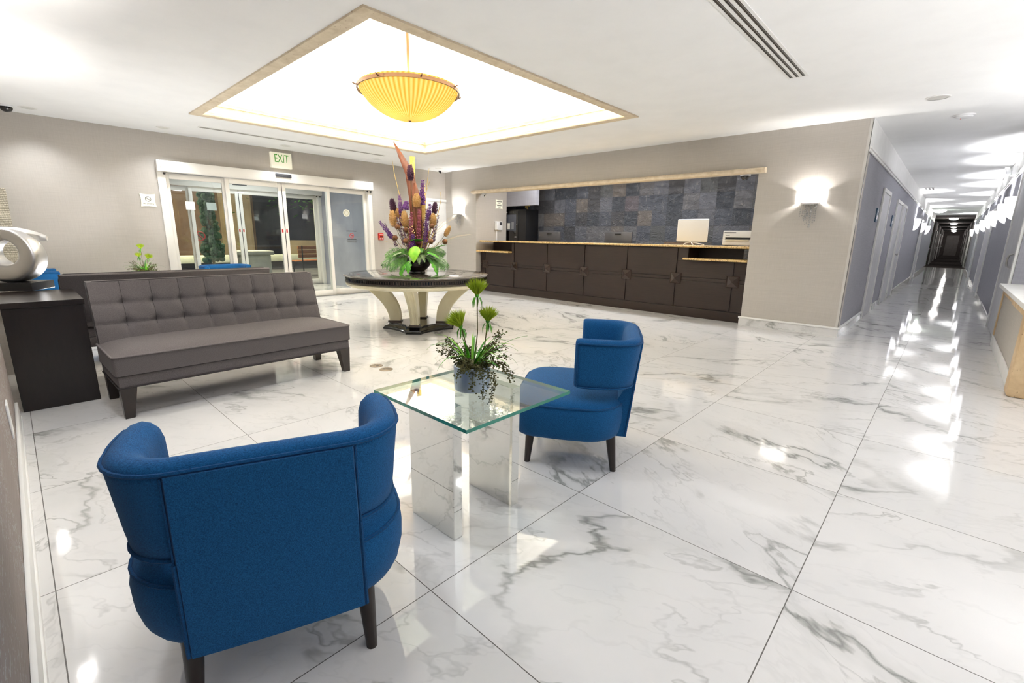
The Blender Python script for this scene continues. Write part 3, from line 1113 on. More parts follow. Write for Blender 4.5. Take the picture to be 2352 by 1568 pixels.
t = thing('spiral_topiary', 'tall dark green topiary column standing outside the left sliding door', 'topiary', (-14.2, 3.66, 0))
mb = MB()
rng = random.Random(5)
for i, (z, r) in enumerate(((0.62, .20), (0.80, .26), (1.0, .25), (1.22, .23), (1.44, .22), (1.66, .15), (1.9, .17), (2.1, .16), (2.28, .12))):
    for k in range(26):
        a = rng.uniform(0, 2 * PI)
        rr = r * rng.uniform(.45, 1)
        mb.ball((rr * math.cos(a), rr * math.sin(a), z + rng.uniform(-.1, .1)), rng.uniform(.05, .085), 7, 5)
mb.build('foliage', M['topiary'], t)
MB().tube([(0, 0, 0.3), (0, 0, 2.2)], .03, 8).build('trunk', M['stem'], t)
MB().lathe([(0.001, 0), (.17, 0), (.22, .34), (.20, .34), (.18, .30), (.001, .30)], 20).build('pot', M['darkgrey'], t)

t = thing('wooden_bench', 'orange wooden slat bench with black frame outside the right sliding door', 'bench', (-14.1, 6.40, 0), R(8))
for z in (.60, .72, .84):
    B((-.02, -.62, z - .05), (.02, .62, z + .05), .008).build('back_slat', M['benchwood'], t, 25)
for x in (-.42, -.30, -.18):
    B((x - .05, -.62, .43), (x + .05, .62, .46), .006).build('seat_slat', M['benchwood'], t, 25)
for y in (-.5, .5):
    MB().tube([(.06, y, 0), (.02, y, .42), (.03, y, .9)], .018, 8).build('leg', M['black'], t)
    MB().tube([(-.5, y, 0), (-.46, y, .42)], .018, 8).build('leg', M['black'], t)
    MB().tube([(.03, y, .42), (-.47, y, .42)], .014, 8).build('seat_rail', M['black'], t)

t = thing('street_tree', 'leafy tree against the dark window outside the right sliding door', 'tree', (-18.9, 8.6, 0))
mb = MB()
rng = random.Random(9)
for k in range(420):
    c = Vector((rng.gauss(0, .55), rng.gauss(0, 1.0), 3.0 + rng.gauss(0, .45)))
    a = rng.uniform(0, 2 * PI)
    u = Vector((math.cos(a), math.sin(a), rng.uniform(-.5, .5))) * .12
    v = Vector((-math.sin(a), math.cos(a), rng.uniform(-.6, .6))) * .05
    mb.add([c - u, c - v, c + u, c + v], [(0, 1, 2, 3)])
mb.build('foliage', M['leaf'], t, 0)
MB().tube([(0, 0, 0), (.03, .05, 1.5), (0, 0, 2.9)], .09, 8, taper=lambda u: 1 - .5 * u).build('trunk', M['stem'], t)
# ================================================================== ARMCHAIRS


def outline(hw, yb, yf, rb, rf, n=8, bulge=0.0):
    """rounded plan outline, counter-clockwise, front = +y"""
    pts = []
    for cx_, cy_, r_, a0 in ((hw - rf, yf - rf, rf, 0), (-hw + rf, yf - rf, rf, 90), (-hw + rb, yb + rb, rb, 180), (hw - rb, yb + rb, rb, 270)):
        for i in range(n + 1):
            a = R(a0 + 90.0 * i / n)
            pts.append((cx_ + r_ * math.cos(a), cy_ + r_ * math.sin(a)))
    out = []
    for i, p in enumerate(pts):
        out.append(p)
        q = pts[(i + 1) % len(pts)]
        d = math.hypot(q[0] - p[0], q[1] - p[1])
        k = int(d / 0.07)
        for j in range(1, k):
            out.append((p[0] + (q[0] - p[0]) * j / k, p[1] + (q[1] - p[1]) * j / k))
    if bulge:
        res = []
        for x, y in out:
            t = max(0.0, 1 - ((y - (yb + yf) / 2) / ((yf - yb) / 2)) ** 2)
            res.append((x * (1 + bulge * t), y))
        out = res
    return out


def armchair(name, label, loc, rz, group):
    t = thing(name, label, 'armchair', loc, rz, group)
    # seat block
    base = outline(0.348, -0.242, 0.365, 0.19, 0.12, 8, 0.055)
    yc = 0.06
    rings = []
    for z, s, in ((0.198, 0.90), (0.203, 0.935), (0.225, 0.965), (0.28, 0.995), (0.34, 1.0), (0.372, 0.985), (0.386, 0.972), (0.400, 0.945), (0.414, 0.88), (0.428, 0.74), (0.438, 0.5), (0.442, 0.25)):
        rings.append([(x * s, yc + (y - yc) * s, z) for x, y in base])
    MB().rings(rings).build('seat', M['blue'], t, 50)
    pip = [(x * .979, yc + (y - yc) * .979, 0.385) for x, y in base]
    MB().tube(pip, 0.0055, 6, closed=True).build('seat_piping', M['bluepipe'], t)
    yr = lambda z: -0.252 - 0.105 * (z - 0.2)
    hw = lambda z: 0.216 - 0.012 * (z - 0.2) / 0.5
    z0, hb = 0.490, 0.262
    # flat rear panel from the top edge right down behind the seat
    mb = MB()
    zs = (0.200, 0.205, 0.30, 0.40, 0.50, 0.60, 0.725)
    us = (-1, -.97, -.6, 0, .6, .97, 1)
    rings = []
    for z in zs:
        ring = [(hw(z) * u, yr(z) - 0.008 - 0.006 * (1 - u * u) + (0.010 if abs(u) == 1 else 0), z) for u in us]
        th = 0.075 if z < 0.5 else 0.03
        ring += [(hw(z) * u, yr(z) + th, z) for u in reversed(us)]
        rings.append(ring)
    mb.rings(rings)
    mb.build('back_panel', M['blue'], t, 50)
    for sx in (-1, 1):
        pts = [(sx * (hw(z) + .001), yr(z) - 0.003, z) for z in (0.202, 0.28, 0.36, 0.44, z0)]
        MB().tube(pts, 0.0055, 6).build('panel_piping', M['bluepipe'], t)
        pts = [(sx * (hw(z) + .001), yr(z) - 0.0015, z) for z in (z0, .55, .62, .722)]
        MB().tube(pts, 0.0030, 5).build('panel_seam', M['bluepipe'], t)
    # wrap-round wing band
    half = []
    ar = 0.115
    rear = yr(z0) + 0.040
    xs = 0.284
    for i in range(5):
        half.append((xs + .006 * math.sin(PI * i / 5), 0.005 - i * (0.005 - (rear + ar)) / 5.0))
    for i in range(0, 9):
        a = R(90.0 * i / 8)
        half.append((xs - ar + ar * math.cos(a), rear + ar - ar * math.sin(a)))
    path = half + [(0.09, rear), (0.0, rear), (-0.09, rear)] + [(-x, y) for x, y in reversed(half)]
    n = len(path)
    nor = []
    for i in range(n):
        a = Vector(path[max(0, i - 1)])
        b = Vector(path[min(n - 1, i + 1)])
        d = (b - a).normalized()
        nor.append(Vector((-d.y, d.x)))
    if nor[0].x < 0:
        nor = [-q for q in nor]
    sec = [(-.037, 0.012), (-.040, .06), (-.042, .14), (-.043, .212), (-.036, .240), (-.018, .256), (.004, .262), (.026, .256), (.0395, .242), (.0415, .222), (.041, .14), (.040, .06), (.038, .012), (.028, 0.0), (-.026, 0.0)]

    def P(i, a, h, sc=1.0):
        p = Vector(path[i])
        q = nor[i]
        back = max(0.0, -q.y)
        side = abs(q.x)
        lean = h * (0.105 * back + 0.055 * side)
        return (p.x + q.x * (a * sc + lean), p.y + q.y * (a * sc + lean) - 0.02 * h * side, z0 + h)
    rings = [[P(i, a, h) for a, h in sec] for i in range(n)]
    d0 = Vector((0, 1, 0))

    def endcap(i):
        out = []
        for k, (sc, off) in enumerate(((0.55, .022), (0.86, .014))):
            r = []
            for a, h in sec:
                hh = 0.131 + (h - 0.131) * (0.93 if k == 0 else 0.98)
                p = Vector(P(i, a, hh, sc)) + d0 * off
                r.append(tuple(p))
            out.append(r)
        return out
    rings = endcap(0) + rings + list(reversed(endcap(n - 1)))
    MB().rings(rings).build('back_band', M['blue'], t, 50)
    top = [P(i, .0417, .240) for i in range(n)]
    MB().tube(top, 0.0055, 6).build('band_piping', M['bluepipe'], t)
    for k0, k1 in ((0, 13), (n - 13, n)):
        MB().tube([P(i, .040, .006) for i in range(k0, k1)], 0.005, 6).build('band_piping', M['bluepipe'], t)
    for i in (0, n - 1):
        MB().tube([Vector(P(i, .0415, h)) + d0 * .004 for h in (.01, .06, .12, .18, .222, .240)], 0.005, 6).build('band_piping', M['bluepipe'], t)
    # legs
    for sx in (-1, 1):
        for yy, sp in ((0.262, 0.016), (-0.178, -0.025)):
            x = sx * 0.222
            rs = []
            for k in range(6):
                u = k / 5
                r = 0.0165 + 0.011 * u
                ox, oy = sx * 0.007 * (1 - u), sp * (1 - u)
                rs.append([(x + ox + r * math.cos(2 * PI * j / 16), yy + oy + r * math.sin(2 * PI * j / 16), 0.205 * u) for j in range(16)])
            MB().rings(rs).build('leg', M['darkleg'], t)
    return t


G = 'blue tub chairs around the glass tables'
c2 = armchair('armchair', 'blue tub armchair in the foreground seen from behind, left of the glass table', (-1.397, 0.451, 0), 2.771 - PI / 2, G)
dup(c2, (-1.467, 2.19, 0), -2.60 - PI / 2, 'blue tub armchair seen from its side, behind and right of the glass table', G)
dup(c2, (-8.22, 2.30, 0), R(-84), 'blue tub armchair whose curved top shows over the rear sofa before the sliding doors', G)
dup(c2, (-8.25, 0.36, 0), R(0), 'blue tub armchair glimpsed between the silver sculpture and the rear sofa', G)

# ================================================================== SOFAS


def sofa(name, label, loc, rz, group):
    """length along x, front at -y"""
    t = thing(name, label, 'sofa', loc, rz, group)
    L = 0.845
    # base rail
    B((-L + .012, 0.012, 0.215), (L - .012, 0.64, 0.300), 0.012).build('base_rail', M['grey'], t, 35)
    # seat cushion block, crowned on top
    def seat(u, v):
        x = -L + 2 * L * u
        y = 0.62 * v
        ed = min(u * 2 * L, (1 - u) * 2 * L, v * .62 + 1e-4)
        cr = 0.035 * (1 - math.exp(-ed / 0.09))
        return (x, y, 0.432 + cr)
    mb = MB()
    nu, nv = 48, 16
    mb.grid(seat, nu, nv)
    out = outline(L, 0.0, 0.62, 0.02, 0.02, 4)
    mb.prism([(x, y) for x, y in out], 0.303, 0.434)
    mb.build('seat', M['grey'], t, 50)
    MB().tube([(x, y, 0.432) for x, y in outline(L + .002, -0.002, 0.60, 0.025, 0.02, 5)], 0.006, 6, closed=True).build('seat_piping', M['seatpipe'], t)
    MB().tube([(x, y, 0.3015) for x, y in outline(L - .002, 0.004, 0.62, 0.02, 0.02, 4)], 0.0035, 5, closed=True).build('seam_piping', M['greypipe'], t)
    MB().tube([(x, y, 0.217) for x, y in outline(L - .008, 0.010, 0.63, 0.02, 0.02, 4)], 0.005, 6, closed=True).build('base_piping', M['greypipe'], t)
    # tufted back
    LB = L - .012
    NC, NR = 9, 3
    za, zb = 0.40, 0.875

    def front(u, v, puff=True):
        x = -LB + 2 * LB * u
        z = za + (zb - za) * v
        y = 0.545 + (z - 0.40) * 0.30
        # rows: seams at fixed heights
        rows = (0.0, 0.36, 0.66, 1.0)
        cu = u * NC
        fu = cu - math.floor(cu)
        for k in range(3):
            if v <= rows[k + 1] + 1e-9:
                fv = (v - rows[k]) / (rows[k + 1] - rows[k])
                row = k
                break
        du = min(fu, 1 - fu)
        dv = min(fv, 1 - fv)
        pf = 0.0
        if puff:
            if du > 0.0 or True:
                eu = 1 - math.exp(-(du * 0.19) / 0.012)
                ev = 1 - math.exp(-(dv * 0.15) / 0.014)
                if u < .5 / NC or u > 1 - .5 / NC:
                    eu = 1 - math.exp(-((1 - fu if u < .5 else fu) * 0.19) / 0.012) if (u < 1 / NC or u > 1 - 1 / NC) else eu
                if row == 2 and fv > .5:
                    ev = 1.0
                pf = 0.010 * eu + 0.012 * ev
                # tuft buttons at the seam crossings
                ku = round(cu)
                best = 9
                if 0 < ku < NC:
                    for r_ in rows[1:3]:
                        dx = (cu - ku) * 2 * LB / NC
                        dz = (v - r_) * (zb - za)
                        best = min(best, math.hypot(dx, dz))
                    pf -= 0.022 * math.exp(-(best / 0.035) ** 2)
        return (x, y - pf, z)
    mb = MB()
    nu, nv = NC * 14, 36
    mb.grid(lambda u, v: front(u, v), nu, nv)
    # thickness: rim and rear face
    per = [(i / nu, 0) for i in range(nu + 1)] + [(1, j / nv) for j in range(1, nv + 1)] + [(1 - i / nu, 1) for i in range(1, nu + 1)] + [(0, 1 - j / nv) for j in range(1, nv)]
    r0 = [front(u, v) for u, v in per]
    r1 = []
    r2 = []
    for u, v in per:
        x, y, z = front(u, v, False)
        r1.append((x, y + .10 - .012, z + (0.004 if v == 1 else 0)))
        r2.append((x * .992, y + .10, z - (0.006 if v == 1 else 0)))
    mb.rings([r0, r1, r2], False, True)
    mb.build('backrest', M['grey'], t, 60)
    ed = [front(0, v, False) for v in (0.02, .3, .6, .9)] + [(-LB + .012, front(0, .975, False)[1], za + (zb - za) * .978), (-LB + .035, front(0, 1, False)[1], zb)]
    edge = [(x, y - .002, z) for x, y, z in ed]
    edge = edge + [(0, front(0.5, 1, False)[1] - .002, zb)] + [(-x, y, z) for x, y, z in reversed(edge)]
    MB().tube(edge, 0.007, 6).build('back_piping', M['greypipe'], t)
    for k in range(1, NC):
        pts = []
        for j in range(19):
            x, y, z = front(k / NC, .30 + .70 * j / 18)
            pts.append((x, y - .0006, z))
        MB().tube(pts, .0016, 4).build('tuft_seam', M['greypipe'], t, 0)
    for r_ in (.36, .66):
        pts = []
        for j in range(91):
            x, y, z = front(j / 90, r_)
            pts.append((x, y - .0004, z))
        MB().tube(pts, .0013, 4).build('tuft_seam', M['greypipe'], t, 0)
    # tapered square legs
    for sx in (-1, 1):
        for yy in (0.055, 0.585):
            x = sx * (L - .06)
            a, b = .046, .026
            ox = sx * .016
            oy = -.012 if yy < .3 else .02
            top = [(x - a, yy - a), (x + a, yy - a), (x + a, yy + a), (x - a, yy + a)]
            bot = [(x + ox - b, yy + oy - b), (x + ox + b, yy + oy - b), (x + ox + b, yy + oy + b), (x + ox - b, yy + oy + b)]
            MB().prism(bot, 0.0, 0.2165, top=top).build('leg', M['darkleg'], t, 20)
    return t


GS = 'grey tufted sofas set back to back'
s1 = sofa('sofa', 'grey tufted armless sofa facing the camera beside the dark console', (-3.915, 1.198, 0), R(90 + 1.6), GS)
dup(s1, (-6.195, 1.085, 0), R(-90), 'grey sofa behind the front one showing only its plain back top', GS)

# ================================================================== CONSOLE, SCULPTURE, MOSAIC VASE
t = thing('console_table', 'dark espresso block console at the left edge carrying the silver sculpture', 'console table', (-4.945, 0.106, 0))
B((-.405, -.205, 0.0), (.405, .205, 0.725), 0.003).build('body', M['console'], t, 20)
B((-.415, -.215, 0.725), (.415, .212, 0.765), 0.003).build('top', M['console'], t, 20)

t = thing('sculpture', 'satin silver abstract loop sculpture on a black base at the left edge', 'sculpture', (-5.55, 0.005, 0.765), R(-120))
B((-.17, -.145, 0.0), (.17, .145, 0.064), 0.003).build('base', M['black'], t, 20)
# the loop: a wide tapering band bent into a ring, standing on edge; its open side is local +y
mb = MB()
rings = []
NS = 56
for i in range(NS + 1):
    u = i / NS
    a = R(95 + 352 * u)
    ro = 0.215 - 0.012 * u
    th = 0.090 + 0.055 * math.sin(PI * u) ** 1.5
    wd = 0.060 + 0.045 * math.sin(PI * u)
    cx, cz = 0.0, 0.270
    rr = []
    for k in range(20):
        b = 2 * PI * k / 20
        sx_ = abs(math.cos(b)) ** .45 * (1 if math.cos(b) >= 0 else -1)
        sy_ = abs(math.sin(b)) ** .45 * (1 if math.sin(b) >= 0 else -1)
        rad = ro - th / 2 + th / 2 * sx_
        rr.append((cx + rad * math.cos(a), wd * sy_ + .05 * (.5 - u), cz + rad * math.sin(a)))
    rings.append(rr)
mb.rings(rings)
mb.build('loop', M['satin'], t, 45)
mb = MB()
rings = []
for i in range(15):
    u = i / 14
    c_ = Vector((.10 - .30 * u, -.06 - .05 * u, 0.472 - 0.055 * u * u))
    w = .105 * (1 - .9 * u ** 1.8) + .003
    h = .022 + .09 * u * (1 - u)
    rings.append([c_ + Vector((0, w, .006)), c_ + Vector((0, w * .4, h * .8)), c_ + Vector((0, -w * .5, h * .6)), c_ + Vector((0, -w, 0)), c_ + Vector((0, -w * .3, -h * 1.3)), c_ + Vector((0, w * .5, -h * 1.2))])
mb.rings([[tuple(p) for p in r] for r in rings])
mb.build('wing', M['satin2'], t, 50)

mb = MB()
mb.prism([(-.17, -.17), (.17, -.17), (.17, .17), (-.17, .17)], 0, 1.75, top=[(-.23, -.23), (.23, -.23), (.23, .23), (-.23, .23)])
o = mb.build('floor_vase', M['mosaic'], smooth=0, loc=(-8.94, -.113 + .17 + .02 - .06, 0))
mb = None
o.scale = (0.42, 0.42, 1)
o.location = (-9.05, -0.01, 0)
tag(o, 'tall tapering mosaic tile column at the left edge behind the sculpture', 'floor vase')

# ================================================================== GLASS TABLES


def glass_table(label, loc, rz, group):
    t = thing('glass_table', label, 'side table', loc, rz, group)
    s, z0, z1 = 0.298, 0.591, 0.605
    mb = MB()
    mb.box((-s, -s, z0), (s, s, z1))
    mi = [0, 0, 1, 1, 1, 1]
    mb.mi = mi
    mb.build('glass_top', [M['glass'], M['glassedge']], t, 0)
    for yy in (-.152, .198):
        B((-.224, yy - .0235, 0), (.076, yy + .0235, 0.5905), 0.002, 1).build('panel_leg', M['chrome'], t, 20)
    return t


GT = 'glass side tables between the tub chairs'
gt1 = glass_table('square glass side table on two mirrored panels in the foreground', (-1.408, 1.272, 0), 0, GT)
dup(gt1, (-8.05, 1.26, 0), PI, 'glass side table hidden behind the rear sofa under the small lime plant', GT)

# ================================================================== LIME THISTLE PLANT


def thistle(name, label, loc, rz, group, height=1.0, seed=3):
    t = thing(name, label, 'potted plant', loc, rz, group)
    rng = random.Random(seed)
    # pot
    MB().lathe([(0.001, 0.0), (.0725, 0.0), (.0765, .004), (.0785, .105), (.0765, .107), (.073, .10), (.001, .098)], 40).build('pot', M['pot'], t)
    flowers = [((.015, .016), .452, .054, (.0, .0, 1)), ((-.014, -.045), .322, .058, (-.42, -.34, 1)), ((.044, .049), .342, .050, (.06, .06, 1))]
    for (fx, fy), fz, fr, axv in flowers:
        fz *= height
        st = MB()
        base = Vector((fx * .25, fy * .25, .09))
        tip = Vector((fx, fy, fz - .052))
        mid = (base + tip) / 2 + Vector((fx * .15 + .006, .006, 0))
        pts = [base, base.lerp(mid, .5), mid, mid.lerp(tip, .5), tip]
        stem = st.tube(pts, .0024, 6).build('stem', M['stem'], t)
        mb = MB()
        axis = Vector(axv).normalized()
        ax1 = axis.orthogonal().normalized()
        ax2 = axis.cross(ax1)
        c0 = tip
        for k in range(640):
            ph = rng.uniform(0, 2 * PI)
            th = R(43) * math.sqrt(rng.uniform(0, 1))
            d = axis * math.cos(th) + (ax1 * math.cos(ph) + ax2 * math.sin(ph)) * math.sin(th)
            ln = fr * 1.62 * rng.uniform(.72, 1.05) * (1 - .10 * (th / R(43)) ** 2)
            w = d.orthogonal().normalized() * .0011
            w = Matrix.Rotation(rng.uniform(0, PI), 3, d) @ w
            p = c0 + d * .006
            q = c0 + d * ln * .6
            e = c0 + d * ln + Vector((0, 0, -.004))
            mb.add([p - w * .6, p + w * .6, q + w, e, q - w], [(0, 1, 2, 3, 4)])
        mb.build('thistle_head', M['lime'], t, 0)
        MB().ball(tuple(c0 + axis * .008), .009, 10, 8, (1, 1, 1.4)).build('calyx', M['leaf'], t)
        # bracts below the head
        mb = MB()
        for k in range(6):
            ph = 2 * PI * k / 6 + rng.uniform(-.3, .3)
            d = Vector((math.cos(ph), math.sin(ph), 0))
            s = Vector((-d.y, d.x, 0))
            pts = [c0, c0 + d * .014 + Vector((0, 0, -.004)), c0 + d * .022 + Vector((0, 0, -.022)), c0 + d * .022 + Vector((0, 0, -.040 - .012 * rng.random()))]
            for w, (a, b) in zip(((.002, .0035), (.0035, .0042), (.0042, .0005)), zip(pts[:-1], pts[1:])):
                mb.add([a - s * w[0], a + s * w[0], b + s * w[1], b - s * w[1]], [(0, 1, 2, 3)])
        mb.build('bracts', M['leaf'], t, 0)
    # grass blades
    for k in range(42):
        ph = rng.uniform(0, 2 * PI)
        ln = rng.uniform(.14, .28)
        d = Vector((math.cos(ph), math.sin(ph), 0))
        s = Vector((-d.y, d.x, 0))
        droop = rng.uniform(.4, 1.5)
        el = rng.uniform(.5, 1.3)
        p = Vector((d.x * .02, d.y * .02, .095))
        vs, fs = [], []
        ang = el
        nseg = 10
        for i in range(nseg + 1):
            u = i / nseg
            w = .0066 * math.sin(PI * min(1, u * .9 + .12)) * (1 - u * .6) + .0003
            vs += [p - s * w, p + Vector((0, 0, -.001)), p + s * w]
            ang -= droop * (1.6 / nseg) * (.4 + u)
            p = p + (d * math.cos(ang) + Vector((0, 0, 1)) * math.sin(ang)) * ln / nseg
            if i:
                b = (i - 1) * 3
                fs += [(b, b + 1, b + 4, b + 3), (b + 1, b + 2, b + 5, b + 4)]
        MB().add(vs, fs).build('grass_blade', M['leaf'] if k % 4 else M['bigleaf'], t, 60)
    # dark sprigs with tiny round leaves, one trailing over the rim
    def sprigs(nm, dirs):
        for di, (ph, el, ln, tr) in enumerate(dirs):
            mb = MB()
            d = Vector((math.cos(ph), math.sin(ph), 0))
            p = Vector((d.x * .045, d.y * .045, .10))
            ang = el
            pts = [p.copy()]
            n = 12
            for i in range(n):
                ang -= tr / n
                p = p + (d * math.cos(ang) + Vector((0, 0, 1)) * math.sin(ang)) * ln / n
                pts.append(p.copy())
            mb.tube(pts, .0011, 5)
            for i in range(1, n + 1):
                for q in range(5):
                    v = Vector((rng.gauss(0, 1), rng.gauss(0, 1), rng.gauss(0, 1))).normalized()
                    c = pts[i] + v * rng.uniform(.006, .020)
                    mb.tube([pts[i], c], .0006, 3)
                    mb.ball(c, rng.uniform(.0030, .0046), 6, 4, (1, 1, .7))
            mb.build(nm, M['sprig'], t, 60)
    dirs = [(rng.uniform(0, 2 * PI), rng.uniform(.5, 1.25), rng.uniform(.10, .17), rng.uniform(.3, 1.3)) for _ in range(20)]
    dirs += [(R(-22), .5, .17, 2.6), (R(4), .6, .14, 2.3), (R(-40), .3, .12, 2.0), (R(25), .7, .15, 1.8), (R(-8), .5, .2, 2.7), (R(50), .6, .17, 1.9)]
    sprigs('sprig', dirs)
    mb = MB()
    mb.lathe([(.001, .125), (.03, .122), (.06, .108), (.07, .098)], 20)
    mb.build('moss', M['sprig'], t)
    return t


GP = 'lime thistle plants in pewter pots'
pl1 = thistle('potted_plant', 'lime green thistle plant in a round pewter pot on the foreground glass table', (-1.430, 1.288, 0.6055), 0.0, GP)
dup(pl1, (-8.05, 1.24, 0.6055), R(170), 'small lime thistle plant showing above the rear sofa before the grey wall', GP)

# ================================================================== ROUND TABLE
t = thing('pedestal_table', 'large round pedestal table with dark glossy top and cream curved legs', 'table', (-5.24, 3.74, 0))
# top with inlay rings
MB().lathe([(.001, .752), (.935, .752), (.95, .748), (.953, .742), (.95, .735), (.94, .732), (.001, .732)], 96).build('table_top', M['tabledark'], t, 30)
mb = MB()
for r0, r1 in ((.495, .515), (.872, .882)):
    mb.lathe([(r0, .7528), (r0, .7532), (r1, .7532), (r1, .7528)], 96)
mb.build('inlay_ring', M['inlay'], t, 30)
mb = MB()
for k in range(4):
    a0, a1 = R(45 + 90 * k - 34), R(45 + 90 * k + 34)
    pts = []
    N = 14
    for i in range(N + 1):
        a = a0 + (a1 - a0) * i / N
        pts.append((.835 * math.cos(a), .835 * math.sin(a), .7532))
    for i in range(N + 1):
        a = a1 - (a1 - a0) * i / N
        rr = .60 + .10 * (1 if (i < 2 or i > N - 2) else 0)
        pts.append((rr * math.cos(a), rr * math.sin(a), .7532))
    mb.tube(pts, .006, 4, closed=True)
for i, v in enumerate(mb.v):
    mb.v[i] = (v[0], v[1], .7524 + (v[2] - .7532) * .06 + .0004)
mb.build('inlay_panel', M['inlay'], t, 30)
mb = MB()
mb.lathe([(.925, .732), (.938, .728), (.938, .722), (.925, .718), (.925, .678), (.938, .674), (.938, .664), (.925, .658), (.80, .655)], 96)
rim = mb.build('fret_rim', M['tablerim'], t, 30)
mb = MB()
NB = 180
for k in range(NB):
    a = 2 * PI * k / NB
    T = Matrix.Rotation(a, 4, 'Z') @ Matrix.Translation((.9255, 0, .698))
    mb.box((-.002, -.0075, -.017), (.006, .0075, .017), T=T)
mb.build('fret_band', M['inlay'], rim, 0)
MB().lathe([(.80, .655), (.915, .655), (.926, .645), (.928, .628), (.918, .612), (.895, .602), (.80, .600), (.001, .600)], 96).build('cream_apron', M['cream'], t, 30)
# curved legs
for k in range(4):
    T = Matrix.Rotation(R(45 + 90 * k), 4, 'Z')
    rings = []
    for i in range(19):
        u = i / 18
        z = .098 + (.602 - .098) * u
        th = (1 - u)
        ro = .395 + .34 * (1 - math.cos(u * PI / 2)) ** 1.15 + .03 * u
        ri = .245 + .245 * (1 - math.cos(u * PI / 2)) ** 1.35
        w = .052 + .012 * u
        rr = [(ri, -w), (ri + .004, -w * .3), (ri + .004, w * .3), (ri, w), (ro - .012, w)]
        # fluted outer face
        for q, dd in ((.8, 0), (.5, -.012), (.42, 0), (.1, -.014), (-.1, -.014), (-.42, 0), (-.5, -.012), (-.8, 0)):
            rr.append((ro + dd, w * q))
        rr.append((ro - .012, -w))
        rings.append([(x, y, z) for x, y in rr])
    leg = MB().rings(rings, T=T).build('leg', M['cream'], t, 30)
    MB().box((.235, -.066, .088), (.412, .066, .106), .004, T=T).build('leg_shoe', M['tablerim'], leg, 25)
# base: square with clipped corners and concave sides, stepped
def basepoly(s, c, cv):
    pts = []
    for k in range(4):
        a = R(90 * k)
        ca, sa = math.cos(a), math.sin(a)
        side = [(s, -s + c)]
        for i in range(1, 10):
            u = i / 10
            side.append((s - cv * math.sin(PI * u) ** .7, (-s + c) + (2 * s - 2 * c) * u))
        side.append((s, s - c))
        pts += [(x * ca - y * sa, x * sa + y * ca) for x, y in side]
    return pts


mb = MB()
rings = []
for z, s in ((0, .405), (.022, .405), (.030, .395), (.040, .392), (.050, .375), (.062, .352), (.072, .345), (.088, .345)):
    rings.append([(x, y, z) for x, y in basepoly(s, .14, .055)])
mb.rings(rings)
mb.build('base', M['blackgloss'], t, 25)
MB().prism(basepoly(.325, .13, .05), .088, .0895).build('base_panel', M['tabledark'], t, 0)

# ================================================================== FLOWER ARRANGEMENT
t = thing('flower_arrangement', 'tall dried purple and gold flower arrangement in a black bowl on the round table', 'flower arrangement', (-5.28, 3.76, 0.7535))
MB().lathe([(.001, 0), (.105, 0), (.112, .006), (.108, .018), (.100, .028), (.128, .05), (.165, .09), (.186, .135), (.190, .175), (.178, .21), (.160, .228), (.152, .226), (.166, .205), (.176, .17), (.15, .1), (.001, .08)], 80, ripple=28, amp=.008).build('vase', M['vase'], t, 60)
rng = random.Random(21)
Cdir = Vector((5.28, -3.76, 0)).normalized()            # towards the camera
Rdir = Vector((-Cdir.y, Cdir.x, 0))                       # to the right as seen from there


def W3(x, z, d=0.0):
    return Rdir * x + Cdir * d + Vector((0, 0, z))


def stem(a, b, bend=0.0, r=.0035):
    m = (a + b) / 2 + Rdir * bend
    MB().tube([a, a.lerp(m, .6), m, m.lerp(b, .5), b], r, 6).build('stem', M['stem'], t)


def spike(x0, z0, x1, z1, d, mat, r=.02, kind='bloom'):
    a, b = W3(x0, z0, d), W3(x1, z1, d * 1.3)
    ax = (b - a).normalized()
    u = ax.orthogonal().normalized()
    v = ax.cross(u)
    mb = MB()
    L = (b - a).length
    n = int(L / .019) + 2
    mb.tube([a, b], .003, 5)
    for i in range(n):
        q = i / (n - 1)
        for k in range(7):
            an = k * 2 * PI / 7 + i * .52 + rng.uniform(-.2, .2)
            rr = r * (1 - .5 * q) * rng.uniform(.7, 1.1)
            c = a.lerp(b, q) + (u * math.cos(an) + v * math.sin(an)) * rr
            mb.ball(c, rr * .46, 6, 4)
    mb.build(kind, mat, t, 60)


def cone_head(x, z, d, r, h, mat, tilt=0.0, nm='dried_cone'):
    c = W3(x, z, d)
    stem(W3(x * .25, .22, d * .4), c, x * .06)
    mb = MB()
    T = Matrix.Translation(c) @ Matrix.Rotation(tilt, 4, Cdir)
    n = 13
    mb.ball((0, 0, h * .16), r * .55, 10, 8, (1, 1, h / r * .62), T=T)
    for i in range(n):
        q = i / (n - 1)
        rr = r * .78 * math.sin(PI * (0.14 + .78 * q)) ** .8
        m = 10
        for k in range(m):
            an = 2 * PI * k / m + (i % 2) * PI / m + rng.uniform(-.15, .15)
            er = Vector((math.cos(an), math.sin(an), 0))
            et = Vector((-er.y, er.x, 0))
            p = er * rr * .85 + Vector((0, 0, h * (q - .34)))
            up = .55 + .9 * q
            e = p + (er * (1.1 - .5 * q) + Vector((0, 0, up))).normalized() * r * rng.uniform(.6, .9)
            w = r * .30
            md = p.lerp(e, .5)
            mb.add([p - et * w * .5, md - et * w, e, md + et * w, p + et * w * .5], [(0, 1, 2, 3, 4)], 0, T)
    mb.build(nm, mat, t, 60)


def pod(x, z, d, r=.036):
    c = W3(x, z, d)
    stem(W3(x * .3, .2, d * .5), c, x * .05, .0028)
    mb = MB()
    mb.ball(c, r, 14, 10, (1, 1, .92))
    for k in range(70):
        v = Vector((rng.gauss(0, 1), rng.gauss(0, 1), rng.gauss(0, 1))).normalized()
        mb.tube([c + v * r * .9, c + v * r * 1.14], .002, 4, taper=lambda u: 1 - .6 * u)
    mb.build('seed_pod', M['brownpod'], t, 60)


